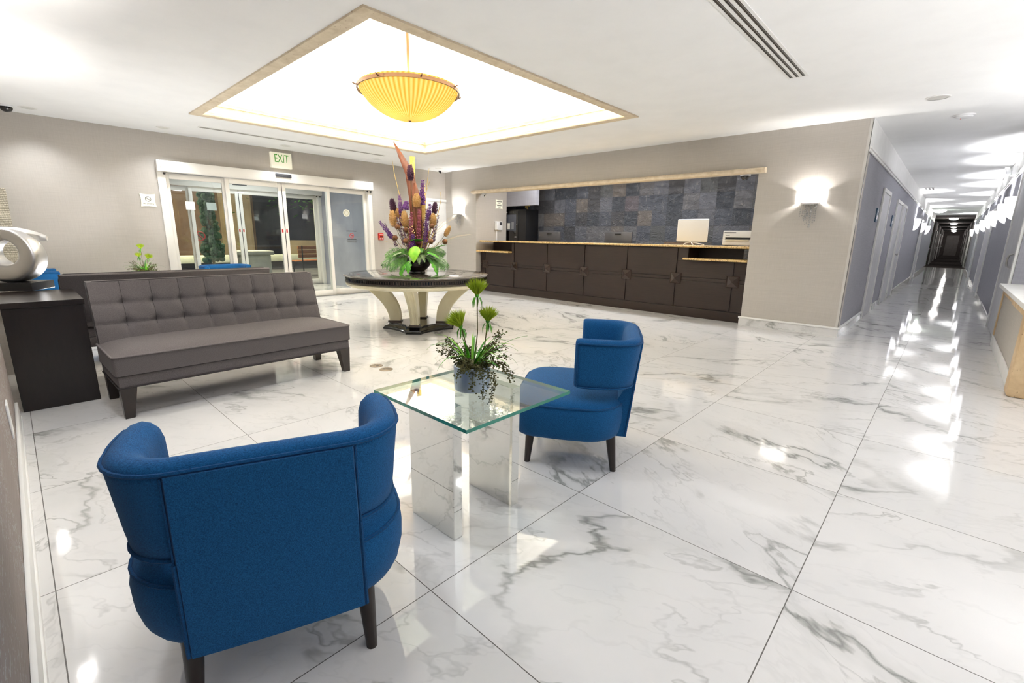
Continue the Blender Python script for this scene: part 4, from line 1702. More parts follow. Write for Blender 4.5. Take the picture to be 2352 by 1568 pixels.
def blade(pts, w, mat, nm, twist=0.25):
    vs, fs = [], []
    n = len(pts)
    for i, p in enumerate(pts):
        d = (pts[min(i + 1, n - 1)] - pts[max(i - 1, 0)]).normalized()
        s = d.cross(Cdir).normalized()
        s = (Matrix.Rotation(twist * i / n, 3, d) @ s)
        ww = w[i]
        vs += [p - s * ww, p + Cdir * ww * .35, p + s * ww]
        if i:
            b = (i - 1) * 3
            fs += [(b, b + 1, b + 4, b + 3), (b + 1, b + 2, b + 5, b + 4)]
    mb = MB().add(vs, fs)
    o = mb.build(nm, mat, t, 60)
    sm = o.modifiers.new('thick', 'SOLIDIFY')
    sm.thickness = .003
    return o


# tall brown spathe leaning left, straw blades
blade([W3(.02, .22, .02), W3(.0, .62, .03), W3(-.02, 1.0, .03), W3(-.06, 1.28, .02), W3(-.16, 1.48, 0), W3(-.25, 1.66, -.02)], [.03, .06, .062, .058, .034, .004], M['spathe'], 'spathe')
blade([W3(.04, .25, .03), W3(.04, .65, .04), W3(.03, .98, .04), W3(.0, 1.16, .03)], [.02, .045, .05, .015], M['spathe'], 'spathe')
blade([W3(-.02, .3, -.06), W3(-.03, .9, -.08), W3(-.02, 1.5, -.08)], [.012, .026, .034], M['strawgold'], 'straw_blade')
blade([W3(.06, .3, -.04), W3(.10, .8, -.05), W3(.11, 1.15, -.05)], [.016, .030, .022], M['strawgold'], 'straw_blade')
for pts in ([(-.05, .3), (-.14, .75), (-.18, .92), (-.25, 1.25), (-.27, 1.42)], [(.06, .3), (.12, .8), (.15, 1.1), (.19, 1.35)], [(.08, .3), (.2, .6), (.3, .8), (.34, .98), (.33, 1.06)],
            [(-.02, .3), (-.04, .7), (.0, .95), (-.03, 1.25)], [(.1, .3), (.14, .6), (.16, .95)], [(.02, .3), (.07, .6), (-.04, .9), (-.02, 1.1)], [(.12, .25), (.22, .5), (.27, .62)], [(.1, .25), (.18, .5), (.23, .66)],
            [(.08, .25), (.16, .48), (.19, .7)], [(.05, .3), (.1, .7), (.13, 1.02), (.2, 1.2)]):
    MB().tube([W3(x, z, .05 * math.sin(x * 40)) for x, z in pts], .0062, 6, taper=lambda u: 1.1 - .8 * u).build('curled_stem', M['strawgold'], t)
# purple and maroon spikes
for a in ((-.02, .95, .08, 1.02, 0), ):
    pass
spike(.085, .90, .105, 1.19, .06, M['purple'], .034, 'purple_spike')
spike(-.17, .62, -.20, 1.0, .05, M['purple'], .030, 'purple_spike')
spike(-.13, .84, -.11, .92, .06, M['purple'], .040, 'purple_spike')
spike(-.07, .32, -.055, .78, .10, M['maroon'], .030, 'maroon_spike')
spike(.03, .40, .045, .82, .10, M['maroon'], .026, 'maroon_spike')
spike(-.055, .25, -.04, .50, .12, M['purple'], .036, 'purple_spike')
spike(.12, .42, .16, .82, .05, M['purple'], .028, 'purple_spike')
spike(.17, .70, .19, .90, .02, M['purple'], .030, 'purple_spike')
spike(-.31, .46, -.46, .66, .06, M['purple'], .026, 'purple_spike')
spike(-.26, .36, -.40, .64, .02, M['plum'], .018, 'plum_spike')
spike(.22, .42, .30, .76, .0, M['plum'], .020, 'plum_spike')
spike(-.16, .38, -.24, .72, .08, M['plum'], .016, 'plum_spike')
spike(.10, .34, .12, .60, .12, M['plum'], .018, 'plum_spike')
spike(-.10, .30, -.16, .58, .14, M['plum'], .016, 'plum_spike')
for k in range(18):
    x0 = rng.uniform(-.10, .12)
    x1 = x0 * 2.0 + rng.uniform(-.06, .06)
    zt = rng.uniform(.48, .86)
    dd = rng.uniform(-.08, .16)
    a_, b_ = W3(x0, .26, dd * .5), W3(x1, zt, dd)
    mb = MB()
    mb.tube([a_, b_], .0028, 5)
    for i in range(12):
        p = a_.lerp(b_, .5 + .5 * i / 11) + Vector((rng.gauss(0, .012), rng.gauss(0, .012), 0))
        mb.ball(p, rng.uniform(.006, .011), 6, 4)
    mb.build('berry_spray', (M['plum'], M['brownpod'], M['maroon'], M['straw'])[k % 4], t, 60)
# plum heads, straw cones, pods
cone_head(-.05, 1.24, .06, .046, .17, M['plum'], 0, 'plum_head')
cone_head(-.285, .83, .0, .046, .15, M['plum'], .1, 'plum_head')
cone_head(.25, .82, .0, .042, .13, M['plum'], -.1, 'plum_head')
cone_head(-.285, .66, .06, .052, .17, M['straw'], .12)
cone_head(-.14, .66, .10, .052, .17, M['straw'], .05)
cone_head(-.22, .745, .02, .046, .10, M['straw'], 0)
cone_head(.02, .90, .10, .055, .14, M['straw'], 0)
cone_head(.40, .53, .04, .036, .13, M['straw'], -.5)
cone_head(.22, .66, .05, .050, .14, M['straw'], -.1)
for x, z, d in ((-.235, .60, .12), (-.13, .565, .16), (-.27, .46, .14), (-.135, .425, .18), (.205, .62, .14), (.185, .42, .18), (.375, .42, .08)):
    pod(x, z, d)
# leaf collar: fronds, large leaf, cut leaves, pale sprays


def frond(x1, z1, d1, ln, mat, x0=0.0, z0=.22, d0=.10, droop=.10, n=18, w=.010):
    a = W3(x0, z0, d0)
    b = W3(x1, z1, d1)
    m = (a + b) / 2 + Vector((0, 0, droop))
    mb = MB()
    pts = []
    for i in range(n + 1):
        u = i / n
        pts.append(a * (1 - u) ** 2 + m * 2 * u * (1 - u) + b * u * u)
    mb.tube(pts, .003, 5)
    for i in range(3, n + 1):
        u = i / n
        d = (pts[i] - pts[i - 1]).normalized()
        s = d.cross(Vector((0, 0, 1)) * .6 + Cdir).normalized()
        for sg in (-1, 1):
            l2 = ln * math.sin(PI * (.16 + .76 * u)) * rng.uniform(.85, 1.1)
            e = pts[i] + (s * sg + d * .9).normalized() * l2 + Vector((0, 0, -.25 * l2))
            q = d * w
            h = pts[i].lerp(e, .5) + Vector((0, 0, .01))
            mb.add([pts[i] - q * .4, h - q, e, h + q, pts[i] + q * .4], [(0, 1, 2, 3, 4)])
    mb.build('palm_frond', mat, t, 0)


frond(-.44, .10, .18, .15, M['palm'], -.1, .22)
frond(-.40, .22, .02, .14, M['palm'], -.1, .24, .0)
frond(-.34, -.02 + .07, .28, .12, M['palm'], -.08, .22)
frond(-.34, .03, .10, .07, M['palm'], -.1, .2)
frond(.42, .08, .10, .13, M['palm'], .1, .22)
frond(.38, .26, -.04, .12, M['palm'], .1, .24, .0)
frond(.36, .0 + .06, .22, .11, M['palm'], .08, .22)
frond(.03, .135, .30, .055, M['palegreen'], 0, .23, .12, .10, 14)
frond(-.09, .15, .28, .05, M['palegreen'], -.02, .23, .12, .10, 14)
frond(.10, .16, .28, .05, M['palegreen'], .02, .23, .12, .10, 14)
frond(-.2, .3, .2, .07, M['palm'], -.05, .22, .1, .05)
frond(.24, .32, .14, .07, M['palm'], .05, .22, .1, .05)
frond(-.1, .2, -.36, .13, M['palm'], 0, .22, -.1)
frond(.2, .16, -.34, .13, M['palm'], 0, .22, -.1)


def leaf(x, z, d, L, Wd, yaw, pitch, mat, nm='broad_leaf', lobes=0):
    vs, fs = [], []
    nu, nv = 20, 6
    for i in range(nu + 1):
        u = i / nu
        hw = Wd * math.sin(PI * u ** .75) ** .8 * (1 - .15 * u)
        if lobes:
            hw *= .62 + .38 * abs(math.cos(PI * lobes * u))
        for j in range(nv + 1):
            v = j / nv * 2 - 1
            vs.append(Vector((v * hw, u * L, .05 * L * math.sin(PI * u) - .12 * abs(v) * hw - .18 * L * u * u + .05 * Wd * math.cos(v * 6 + u * 5) * .3)))
            if i and j:
                b = i * (nv + 1) + j
                fs.append((b, b - 1, b - nv - 2, b - nv - 1))
    basis = Matrix((Rdir, Cdir, Vector((0, 0, 1)))).transposed().to_4x4()
    T = Matrix.Translation(W3(x, z, d)) @ basis @ Matrix.Rotation(yaw, 4, 'Z') @ Matrix.Rotation(pitch, 4, 'X')
    mb = MB().add(vs, fs, 0, T)
    o = mb.build(nm, mat, t, 60)
    sm = o.modifiers.new('thick', 'SOLIDIFY')
    sm.thickness = .002


leaf(-.015, .36, .20, .22, .088, R(24), R(-62), M['bigleaf'])
leaf(.0, .42, .12, .10, .11, R(-10), R(28), M['leaf'], 'cut_leaf', 3)
leaf(.26, .34, .10, .16, .07, R(-62), R(24), M['leaf'], 'cut_leaf', 3)
leaf(.18, .20, .14, .26, .06, R(-38), R(-48), M['leaf'], 'cut_leaf', 4)
leaf(-.14, .16, .16, .24, .06, R(42), R(-50), M['leaf'], 'cut_leaf', 4)
leaf(-.10, .17, .20, .18, .05, R(18), R(-60), M['leaf'], 'cut_leaf', 3)
leaf(.14, .28, .16, .20, .06, R(-58), R(-14), M['leaf'])
leaf(-.16, .28, .14, .18, .06, R(66), R(-10), M['palegreen'])
leaf(.04, .34, .14, .10, .05, R(-20), R(-30), M['palm'])
leaf(.2, .3, -.12, .2, .06, R(-130), R(-20), M['leaf'])
leaf(-.2, .3, -.12, .2, .06, R(130), R(-20), M['leaf'])
leaf(.0, .3, -.2, .24, .08, R(180), R(-30), M['bigleaf'])
# fine grass wisps
for k in range(26):
    a = rng.uniform(-1.3, 1.3)
    L = rng.uniform(.35, .75)
    b = Vector((0, 0, 1)) * math.cos(a * .8) + Rdir * math.sin(a) + Cdir * rng.uniform(-.4, .4)
    p0 = W3(.05 * math.sin(a), .24, .05)
    p1 = p0 + b.normalized() * L * .6
    p2 = p0 + b.normalized() * L + Rdir * .12 * math.sin(a) + Vector((0, 0, -.05))
    MB().tube([p0, p0.lerp(p1, .5), p1, (p1 + p2) / 2 + Vector((0, 0, .015)), p2], .0016, 4, taper=lambda u: 1 - .7 * u).build('grass_wisp', M['strawgold'] if k % 3 else M['palegreen'], t)
# ================================================================== RECEPTION DESK
t = thing('reception_desk', 'long dark espresso reception desk with square pyramid studs', 'reception desk', (0, 7.60, 0))
XA, XB = -8.10, -2.20
XS = [-7.94, -7.02, -6.09, -5.165, -4.245, -3.32, -2.405]
mb = MB()
mb.box((-7.10, 0.0, 0.0), (-3.14, .50, 1.13))
mb.box((XA, 0.0, 0.0), (-7.10, .50, .898))
mb.box((-3.14, 0.0, 0.0), (XB, .50, .93))
mb.box((XA, .40, .898), (-7.10, .50, 1.13))
mb.box((-3.14, .40, .93), (XB, .50, 1.13))
mb.build('body', M['desk'], t, 0)
B((XA, -.024, 0.0), (XB, 0, .150), .003).build('kick_base', M['desk'], t, 20)
g = .009
edges = [XA] + XS + [XB]
for i in range(len(edges) - 1):
    a, b = edges[i] + (g if i else 0), edges[i + 1] - (g if i < len(edges) - 2 else 0)
    B((a, -.020, .158), (b, 0, .592), .003).build('lower_panel', M['desk'], t, 20)
    B((a, -.016, .603), (b, 0, .645), .003).build('rail', M['desk'], t, 20)
    if i == 0:
        B((a, -.020, .656), (b, 0, .895), .003).build('upper_panel', M['desk'], t, 20)
    elif i == 1:
        B((a, -.020, .656), (b, 0, .895), .003).build('upper_panel', M['desk'], t, 20)
        B((-7.098, -.020, .8955), (b, 0, 1.125), .003).build('upper_panel', M['desk'], t, 20)
    elif i == 6:
        B((a, -.020, .656), (b, 0, .928), .003).build('upper_panel', M['desk'], t, 20)
        B((a, -.020, .9285), (-3.142, 0, 1.125), .003).build('upper_panel', M['desk'], t, 20)
    elif i == 7:
        B((a, -.020, .656), (b, 0, .928), .003).build('upper_panel', M['desk'], t, 20)
    else:
        B((a, -.020, .656), (b, 0, 1.125), .003).build('upper_panel', M['desk'], t, 20)
for x in XS:
    z = .624
    mb = MB()
    mb.box((x - .095, -.026, z - .088), (x + .095, -.018, z + .088))
    h = .080
    mb.add([(x - h, -.026, z - h), (x + h, -.026, z - h), (x + h, -.026, z + h), (x - h, -.026, z + h), (x, -.075, z)], [(0, 1, 4), (1, 2, 4), (2, 3, 4), (3, 0, 4)])
    mb.build('stud', M['stud'], t, 0)
B((-7.35, .50, .72), (-2.25, 1.05, .75)).build('work_surface', M['desk'], t, 0)

tag(B((-8.06, 7.50, 1.1305), (-2.195, 8.16, 1.166), 0.012, 3).build('countertop', M['granite']), 'speckled yellow granite countertop of the reception desk', 'countertop')
GL = 'low granite shelves at the desk ends'
tag(B((-8.14, 7.455, .9005), (-7.09, 7.995, .938), 0.014, 3).build('counter_shelf', M['granite']), 'low granite shelf at the left end of the reception desk', 'shelf', GL)
tag(B((-3.185, 7.455, .9325), (-2.195, 7.995, .967), 0.014, 3).build('counter_shelf', M['granite']), 'low granite shelf at the right end of the reception desk, under the printer', 'shelf', GL)

# things on and behind the desk
t = thing('computer_monitor', 'white computer monitor seen from behind on the reception countertop', 'monitor', (-3.26, 7.93, 1.166), R(-3))
B((-.268, -.012, .055), (.268, .018, .425), .012, 3).build('screen_housing', M['whiteplastic'], t)
MB().tube([(-.16, .06, .006), (-.10, .01, .03), (0, -.01, .052), (0, -.01, .075)], .008, 8).build('stand_leg', M['whiteplastic'], t)
MB().tube([(.20, .06, .006), (.11, .01, .03), (0, -.01, .052), (0, -.01, .075)], .008, 8).build('stand_leg', M['whiteplastic'], t)
MB().tube([(.08, -.09, .006), (.03, -.04, .03), (0, -.01, .06)], .008, 8).build('stand_leg', M['whiteplastic'], t)

GM = 'black terminals behind the desk'
t = thing('desk_monitor', 'black monitor back above the counter near the display cabinet', 'monitor', (-6.68, 8.38, .75), 0, GM)
B((-.31, -.02, .30), (.31, .02, .63), .01).build('screen_housing', M['darkgrey'], t)
B((-.07, -.026, .575), (.07, -.02, .60), .002).build('badge', M['black'], t, 20)
MB().prism([(-.14, -.1), (.14, -.1), (.14, .1), (-.14, .1)], 0, .012).build('stand_base', M['darkgrey'], t, 0)
MB().tube([(0, 0, .01), (0, .0, .32)], .02, 10).build('stand_neck', M['darkgrey'], t)
dup(t, (-4.93, 8.38, .75), 0, 'black monitor back above the middle of the counter', GM)

t = thing('printer', 'white printer on the right end of the reception countertop', 'printer', (-2.455, 7.93, 1.166))
B((-.225, -.21, .012), (.225, .18, .10), .012).build('lower_body', M['whiteplastic'], t)
B((-.225, -.21, .13), (.225, .18, .232), .012).build('scanner_lid', M['whiteplastic'], t)
B((-.19, -.19, .09), (.19, .17, .14)).build('paper_slot', M['black'], t, 0)
B((-.225, -.205, .09), (-.185, .17, .14), .004).build('side_pillar', M['whiteplastic'], t, 20)
B((.185, -.205, .09), (.225, .17, .14), .004).build('side_pillar', M['whiteplastic'], t, 20)
B((-.17, -.235, .075), (.17, -.19, .098), .004).build('output_tray', simple('printer_tray', srgb(206, 196, 176), .5), t, 20)
B((-.205, -.213, .196), (-.03, -.209, .209)).build('display_strip', M['darkgrey'], t, 0)
B((-.18, -.213, .160), (-.12, -.209, .168)).build('logo_mark', M['darkgrey'], t, 0)
for x in (-.18, .18):
    B((x - .02, -.15, 0), (x + .02, .12, .013)).build('foot', M['black'], t, 0)

t = thing('water_bottle', 'clear plastic water bottle on the low right granite shelf', 'bottle', (-2.255, 7.56, .967))
MB().lathe([(.001, 0), (.030, 0), (.034, .006), (.034, .05), (.031, .055), (.034, .06), (.034, .10), (.031, .105), (.034, .11), (.033, .145), (.020, .172), (.0125, .18), (.0125, .19)], 24).build('body', M['bottle'], t)
MB().lathe([(.001, .205), (.0145, .205), (.0145, .186), (.001, .186)], 20).build('cap', M['whiteplastic'], t, 25)

t = thing('display_cabinet', 'black cabinet with glass door in the niche behind the left of the desk', 'cabinet', (-7.90, 8.75, 0))
B((-.36, -.22, 0), (.36, .24, 1.90), .01).build('body', M['black'], t, 25)
B((-.33, -.24, .05), (.12, -.222, 1.86), .006).build('door', M['blackgloss'], t, 25)
B((-.25, -.243, 1.40), (.06, -.2405, 1.78)).build('door_window', simple('cabinet_window', srgb(84, 88, 100), .12), t, 0)
B((-.24, -.2455, 1.43), (-.14, -.2435, 1.58)).build('leaflet', M['paper'], t, 0)
B((-.09, -.2455, 1.43), (-.01, -.2435, 1.60)).build('leaflet', simple('grey_leaflet', srgb(128, 132, 140), .6), t, 0)
B((.02, -.2455, 1.24), (.08, -.2405, 1.26)).build('badge', M['whiteplastic'], t, 0)
B((-.30, -.2455, 1.82), (-.24, -.2405, 1.84)).build('badge', M['whiteplastic'], t, 0)
MB().ball((.10, -.25, 1.545), .012, 10, 6).build('knob', M['chrome'], t)

t = thing('gold_ornament', 'small gold ornament on top of the black display cabinet', 'ornament', (-7.70, 8.75, 1.90))
mb = MB()
rng = random.Random(4)
mb.lathe([(.001, 0), (.035, 0), (.03, .012), (.012, .02), (.012, .05), (.03, .06), (.001, .065)], 14)
for k in range(14):
    mb.ball((rng.uniform(-.05, .05), rng.uniform(-.03, .03), rng.uniform(.05, .12)), rng.uniform(.012, .022), 7, 5)
mb.build('figure', M['gold'], t)

t = thing('intercom_phone', 'white intercom with small dark screen on the left niche wall', 'intercom', (OX0, 8.165, 1.505))
B((0, -.12, -.105), (.045, .12, .105), .01).build('body', M['whiteplastic'], t)
B((.045, .02, .015), (.048, .10, .085)).build('screen', M['darkgrey'], t, 0)
B((.045, -.105, -.095), (.065, -.045, .095), .01).build('handset', M['whiteplastic'], t)
B((.0, -.065, -.34), (.014, -.035, -.105), .003).build('cable_cover', M['whiteplastic'], t, 20)

t = thing('wall_notice', 'white notice with dark lettering on the left niche wall above the intercom', 'sign', (OX0, 8.195, 2.005))
sh = []
for k in range(4):
    c = [(-.115, -.105), (.115, -.105), (.115, .105), (-.115, .105)]
    a, b = c[k], c[(k + 1) % 4]
    for i in range(6):
        u = i / 6
        nx, ny = (a[1] - b[1]), (b[0] - a[0])
        ln = math.hypot(nx, ny)
        d = .010 * math.sin(PI * u)
        sh.append((a[0] + (b[0] - a[0]) * u + nx / ln * d, a[1] + (b[1] - a[1]) * u + ny / ln * d))
TX = Matrix(((0, 0, 1, 0), (1, 0, 0, 0), (0, 1, 0, 0), (0, 0, 0, 1)))
MB().prism(sh, .001, .012, T=TX).build('board', M['signwhite'], t, 0)
for z, s, w in ((.065, .030, 'NO CHECKS'), (.025, .026, 'Please'), (-.025, .026, 'ID required'), (-.066, .026, 'at desk')):
    pass
for z, w in ((.062, .17), (.028, .08), (-.028, .15), (-.062, .09)):
    B((.0121, -w / 2, z - .008), (.0128, w / 2, z + .008)).build('text_line', M['ink'], t, 0)
B((.0121, -.095, -.002), (.0128, .095, .001)).build('text_line', M['ink'], t, 0)

t = thing('bullet_camera', 'small white security camera under the left end of the opening moulding', 'camera', (-7.94, 7.54, 2.195))
MB().lathe([(.001, 0.005), (.045, .005), (.045, -.012), (.001, -.014)], 20).build('mount', M['whiteplastic'], t)
MB().ball((.01, -.01, -.045), .036, 14, 10, (1.1, 1.1, 1)).build('housing', M['whiteplastic'], t)
MB().ball((.036, -.03, -.052), .014, 10, 8).build('lens', M['black'], t)


def dome(label, loc, r):
    t = thing('dome_camera', label, 'camera', loc)
    MB().lathe([(.001, 0.0), (r * 1.22, 0), (r * 1.22, -.014), (r * 1.05, -.022), (.001, -.022)], 28).build('housing', M['whiteplastic'], t, 30)
    MB().lathe([(r, -.022), (r * .97, -.022 - r * .28), (r * .8, -.022 - r * .62), (r * .5, -.022 - r * .88), (.001, -.022 - r)], 28).build('dome', M['blackgloss'], t)
    return t


dome('dark dome camera on the ceiling at the far left', (-8.85, .24, CZ), .062)
dome('dark dome camera under the right end of the opening moulding', (-2.40, 7.56, OZ), .06)
t = thing('corner_camera', 'tiny dark security camera high on the ceiling in the far lobby corner', 'camera', (-9.12, 7.22, CZ))
MB().lathe([(.001, 0), (.035, 0), (.035, -.015), (.02, -.03), (.001, -.03)], 16).build('mount', M['darkgrey'], t)
MB().tube([(0, 0, -.03), (.05, -.02, -.045)], .022, 10).build('housing', M['black'], t)

# ================================================================== PENDANT
PX, PY = -5.30, 3.73
t = thing('pendant_lamp', 'amber pleated bowl pendant hanging in the tray ceiling', 'pendant lamp', (PX, PY, 2.665))
mb = MB()
prof = []
for i in range(25):
    u = i / 24
    a = u * R(66)
    prof.append((max(.001, .655 * math.sin(a) / math.sin(R(66)) * .925), .345 * (1 - math.cos(a)) / (1 - math.cos(R(66)))))
prof2 = prof + [(prof[-1][0] + .004, prof[-1][1] + .04)]
mb.lathe(prof2, 192, ripple=64, amp=.004)
bowl = mb.build('bowl', M['pleat'], t, 80)
RZ = .345
mb = MB()
mb.lathe([(.618, RZ - .022), (.632, RZ - .022), (.634, RZ + .016), (.618, RZ + .016), (.618, RZ - .022)], 96)
mb.build('rim_ring', M['bronze'], t, 30)
for k in range(8):
    a = R(22.5 + 45 * k)
    T = Matrix.Rotation(a, 4, 'Z')
    MB().tube([T @ Vector((.628, 0, RZ - .005)), T @ Vector((.655, 0, RZ)), T @ Vector((.680, 0, RZ + .012))], .008, 8).build('rim_finial', M['bronze'], t)
MB().tube([(0, 0, .04), (0, 0, 1.03)], .016, 12).build('rod', M['rodbronze'], t)
MB().lathe([(.001, 1.075), (.09, 1.075), (.085, 1.05), (.04, 1.03), (.001, 1.02)], 28).build('canopy', M['rodbronze'], t)
MB().lathe([(.001, -.012), (.012, -.008), (.022, .0), (.012, .008), (.001, .01)], 16).build('bottom_finial', M['bronze'], t)
for k in range(3):
    T = Matrix.Rotation(R(30 + 120 * k), 4, 'Z')
    MB().tube([(0, 0, .16), T @ Vector((.16, 0, .17))], .008, 8).build('socket_arm', M['bronze'], t)
    p = T @ Vector((.20, 0, .17))
    MB().ball(tuple(p), .035, 12, 8).build('bulb', M['lampglass'], t)
    lamp('bulb_glow', 'POINT', tuple(p + Vector((0, 0, .0))), 5, (1.0, .84, .52), .04, parent=t)
lamp('bulb_glow', 'POINT', (0, 0, .55), 14, (1.0, .98, .94), .10, parent=t)

# ================================================================== LOBBY SCONCES (drum shade with crystal strands)


def sconce(label, loc, rz, power=9):
    """local +y points away from the wall"""
    t = thing('wall_sconce', label, 'wall lamp', loc, rz, 'crystal wall sconces of the lobby')
    # bowed shade, open top and bottom
    pts = []
    for i in range(15):
        u = i / 14 * 2 - 1
        pts.append((-.152 * u, .055 + .062 * (1 - u * u)))
    full = [(.152, .012)] + pts + [(-.152, .012)]
    mb = MB()
    n = len(full)
    v = [(x, y, z) for z in (-.072, .078) for x, y in full]
    f = [(i, i + 1, n + i + 1, n + i) for i in range(n - 1)]
    mb.add(v, f)
    o = mb.build('shade', M['sconce'], t, 60)
    sm = o.modifiers.new('thick', 'SOLIDIFY')
    sm.thickness = .003
    B((-.10, 0, -.10), (.10, .012, .05), .003).build('back_plate', M['chrome'], t, 20)
    B((-.104, .005, -.098), (.104, .085, -.078), .004).build('lower_bracket', M['chrome'], t, 20)
    B((-.012, .01, -.08), (.012, .05, .0), .003).build('socket_post', M['chrome'], t, 20)
    rng = random.Random(2)
    for k in range(9):
        x = -.085 + .17 * (k % 9) / 8 + rng.uniform(-.006, .006)
        y = .03 + .05 * (k % 3) / 2
        ln = .32 - abs(x + .02) * 1.7 + rng.uniform(-.02, .02)
        mb = MB()
        z = -.098
        while z > -.098 - ln:
            s = rng.uniform(.006, .011)
            mb.add([(x + s, y, z), (x, y + s, z), (x - s, y, z), (x, y - s, z), (x, y, z + s * 1.5), (x, y, z - s * 1.7)], [(0, 1, 4), (1, 2, 4), (2, 3, 4), (3, 0, 4), (1, 0, 5), (2, 1, 5), (3, 2, 5), (0, 3, 5)])
            z -= rng.uniform(.024, .036)
        mb.build('crystal_strand', M['crystal'], t, 0)
    for cx_, cz_, rr in ((.03, -.20, .026), (-.02, -.24, .018), (.035, -.27, .02)):
        pts = [(cx_ + rr * math.cos(a), .07, cz_ + rr * math.sin(a)) for a in [2 * PI * i / 18 for i in range(18)]]
        MB().tube(pts, .003, 6, closed=True).build('crystal_ring', M['crystal'], t)
    lamp('sconce_glow', 'POINT', (0, .055, 0.0), power, (1, .97, .94), .03, parent=t)
    return t


sconce('crystal wall sconce between the reception opening and the corridor corner', (-1.495, DY, 1.835), PI)
sconce('crystal wall sconce left of the reception opening behind the flowers', (-8.70, DY, 1.835), PI)
sconce('crystal wall sconce mirrored in the floor tiles at the left edge, farther from the camera', (-6.15, LY, 1.84), 0, 24)
sconce('crystal wall sconce mirrored in the floor tiles at the lower left corner', (-4.05, LY, 1.84), 0, 24)

# ================================================================== CORRIDOR SCONCES


def shell(label, loc, rz, power):
    t = thing('corridor_sconce', label, 'wall lamp', loc, rz, 'white shell sconces of the corridor')
    mb = MB()
    rings = []
    for z, w, d in ((-.165, .03, .02), (-.155, .055, .045), (-.11, .09, .085), (-.03, .125, .115), (.06, .145, .130), (.10, .15, .134)):
        rings.append([(w * math.cos(PI * i / 14), .004 + d * math.sin(PI * i / 14), z) for i in range(15)])
    mb.rings(rings, True, False, False)
    o = mb.build('bowl', M['shell'], t, 50)
    mb = MB()
    rings = [[(.152 * math.cos(PI * i / 14), .004 + .136 * math.sin(PI * i / 14), z) for i in range(15)] for z in (.112, .168)]
    mb.rings(rings, False, False, False)
    mb.build('top_band', M['shell'], t, 50)
    B((-.10, 0, -.10), (.10, .006, .13), .002).build('back_plate', M['white'], t, 20)
    lamp('shell_glow', 'POINT', (0, .07, .05), power, (.98, .98, 1.0), .03, parent=t)
    return t


RS = [10.6, 12.3, 14.9, 17.0, 20.2, 24.6, 32.4]
RN = ['nearest', 'second', 'third', 'fourth', 'fifth', 'sixth', 'last']
for k, (y, nm) in enumerate(zip(RS, RN)):
    shell('white shell sconce on the right corridor wall, %s from the lobby' % nm, (CR, y, 1.80), PI / 2, 44)
for y, nm in zip((18.5, 22.4, 26.2), ('nearest', 'middle', 'farthest')):
    shell('white shell sconce on the left corridor wall, %s of the three' % nm, (CL, y, 1.80), -PI / 2, 44)

# corridor ceiling lamps in the dark part
for k, (y, nm) in enumerate(zip((35.2, 43.4, 52.5, 62.0, 69.5), ('nearest', 'second', 'third', 'fourth', 'farthest'))):
    t = thing('ceiling_lamp', 'white bowl ceiling lamp of the dark corridor, %s from the lobby' % nm, 'ceiling lamp', (-.23, y, 2.62), 0, 'bowl ceiling lamps of the far corridor')
    MB().lathe([(.001, -.10), (.10, -.09), (.17, -.055), (.20, -.02), (.20, -.005)], 24).build('bowl', M['lampglass'], t)
    MB().lathe([(.215, 0), (.215, -.02), (.19, -.02)], 24).build('rim', M['white'], t)
    lamp('lamp_glow', 'POINT', (0, 0, -.16), 14 if k == 0 else 8, (1, .96, .92), .08, parent=t)
t = thing('ceiling_lamp', 'pale ceiling lamp on the left where the tiled corridor ends', 'ceiling lamp', (-.72, 29.0, CZ))
MB().lathe([(.001, -.12), (.14, -.10), (.21, -.06), (.24, -.02), (.24, -.001)], 24).build('bowl', M['lampglass'], t)
lamp('lamp_glow', 'POINT', (0, 0, -.2), 5, (.85, 1, .85), .08, parent=t)

# ================================================================== SIGNS AND WALL FITTINGS
t = thing('exit_sign', 'white exit sign with green letters above the sliding doors', 'exit sign', (WX, 3.647, 2.54))
B((0, -.185, -.135), (.065, .185, .135), .006).build('housing', M['signwhite'], t, 25)
text('lettering', 'EXIT', .20, M['greenlet'], t, (.0655, 0.0, .025), RX, .001, 'CENTER', .62)

t = thing('no_smoking_sign', 'cream no smoking sign with a barred circle left of the sliding doors', 'sign', (WX, 1.597, 1.715))
sh = []
for k in range(4):
    c = [(-.098, -.098), (.098, -.098), (.098, .098), (-.098, .098)]
    a, b = c[k], c[(k + 1) % 4]
    for i in range(6):
        u = i / 6
        nx, ny = (a[1] - b[1]), (b[0] - a[0])
        ln = math.hypot(nx, ny)
        d = .011 * math.sin(PI * u)
        sh.append((a[0] + (b[0] - a[0]) * u + nx / ln * d, a[1] + (b[1] - a[1]) * u + ny / ln * d))
MB().prism(sh, .001, .014, T=TX).build('board', M['signwhite'], t, 0)
ring = [(.0146, .035 * math.cos(2 * PI * i / 32), .018 + .035 * math.sin(2 * PI * i / 32)) for i in range(32)]
mb = MB()
mb.tube(ring, .0032, 6, closed=True)
mb.tube([(.0146, -.025, .043), (.0146, .025, -.007)], .003, 6)
mb.box((.0142, -.022, .014), (.0150, .018, .020))
mb.build('barred_circle', M['ink'], t)
text('lettering', 'No Smoking', .027, M['ink'], t, (.0145, 0, -.052), RX, .0004)

t = thing('fire_alarm', 'red fire alarm pull station right of the sliding doors', 'fire alarm', (WX, 5.645, 1.208))
B((0, -.058, -.072), (.045, .058, .072), .006).build('body', M['red'], t, 25)
B((.045, -.034, -.012), (.058, .034, .012), .004).build('handle', M['black'], t, 20)
B((.045, -.04, .036), (.0465, .04, .05)).build('label_strip', M['whiteplastic'], t, 0)
B((.045, -.04, -.056), (.0465, -.012, -.03)).build('label_strip', M['whiteplastic'], t, 0)
B((.045, .012, -.056), (.0465, .04, -.03)).build('label_strip', M['whiteplastic'], t, 0)

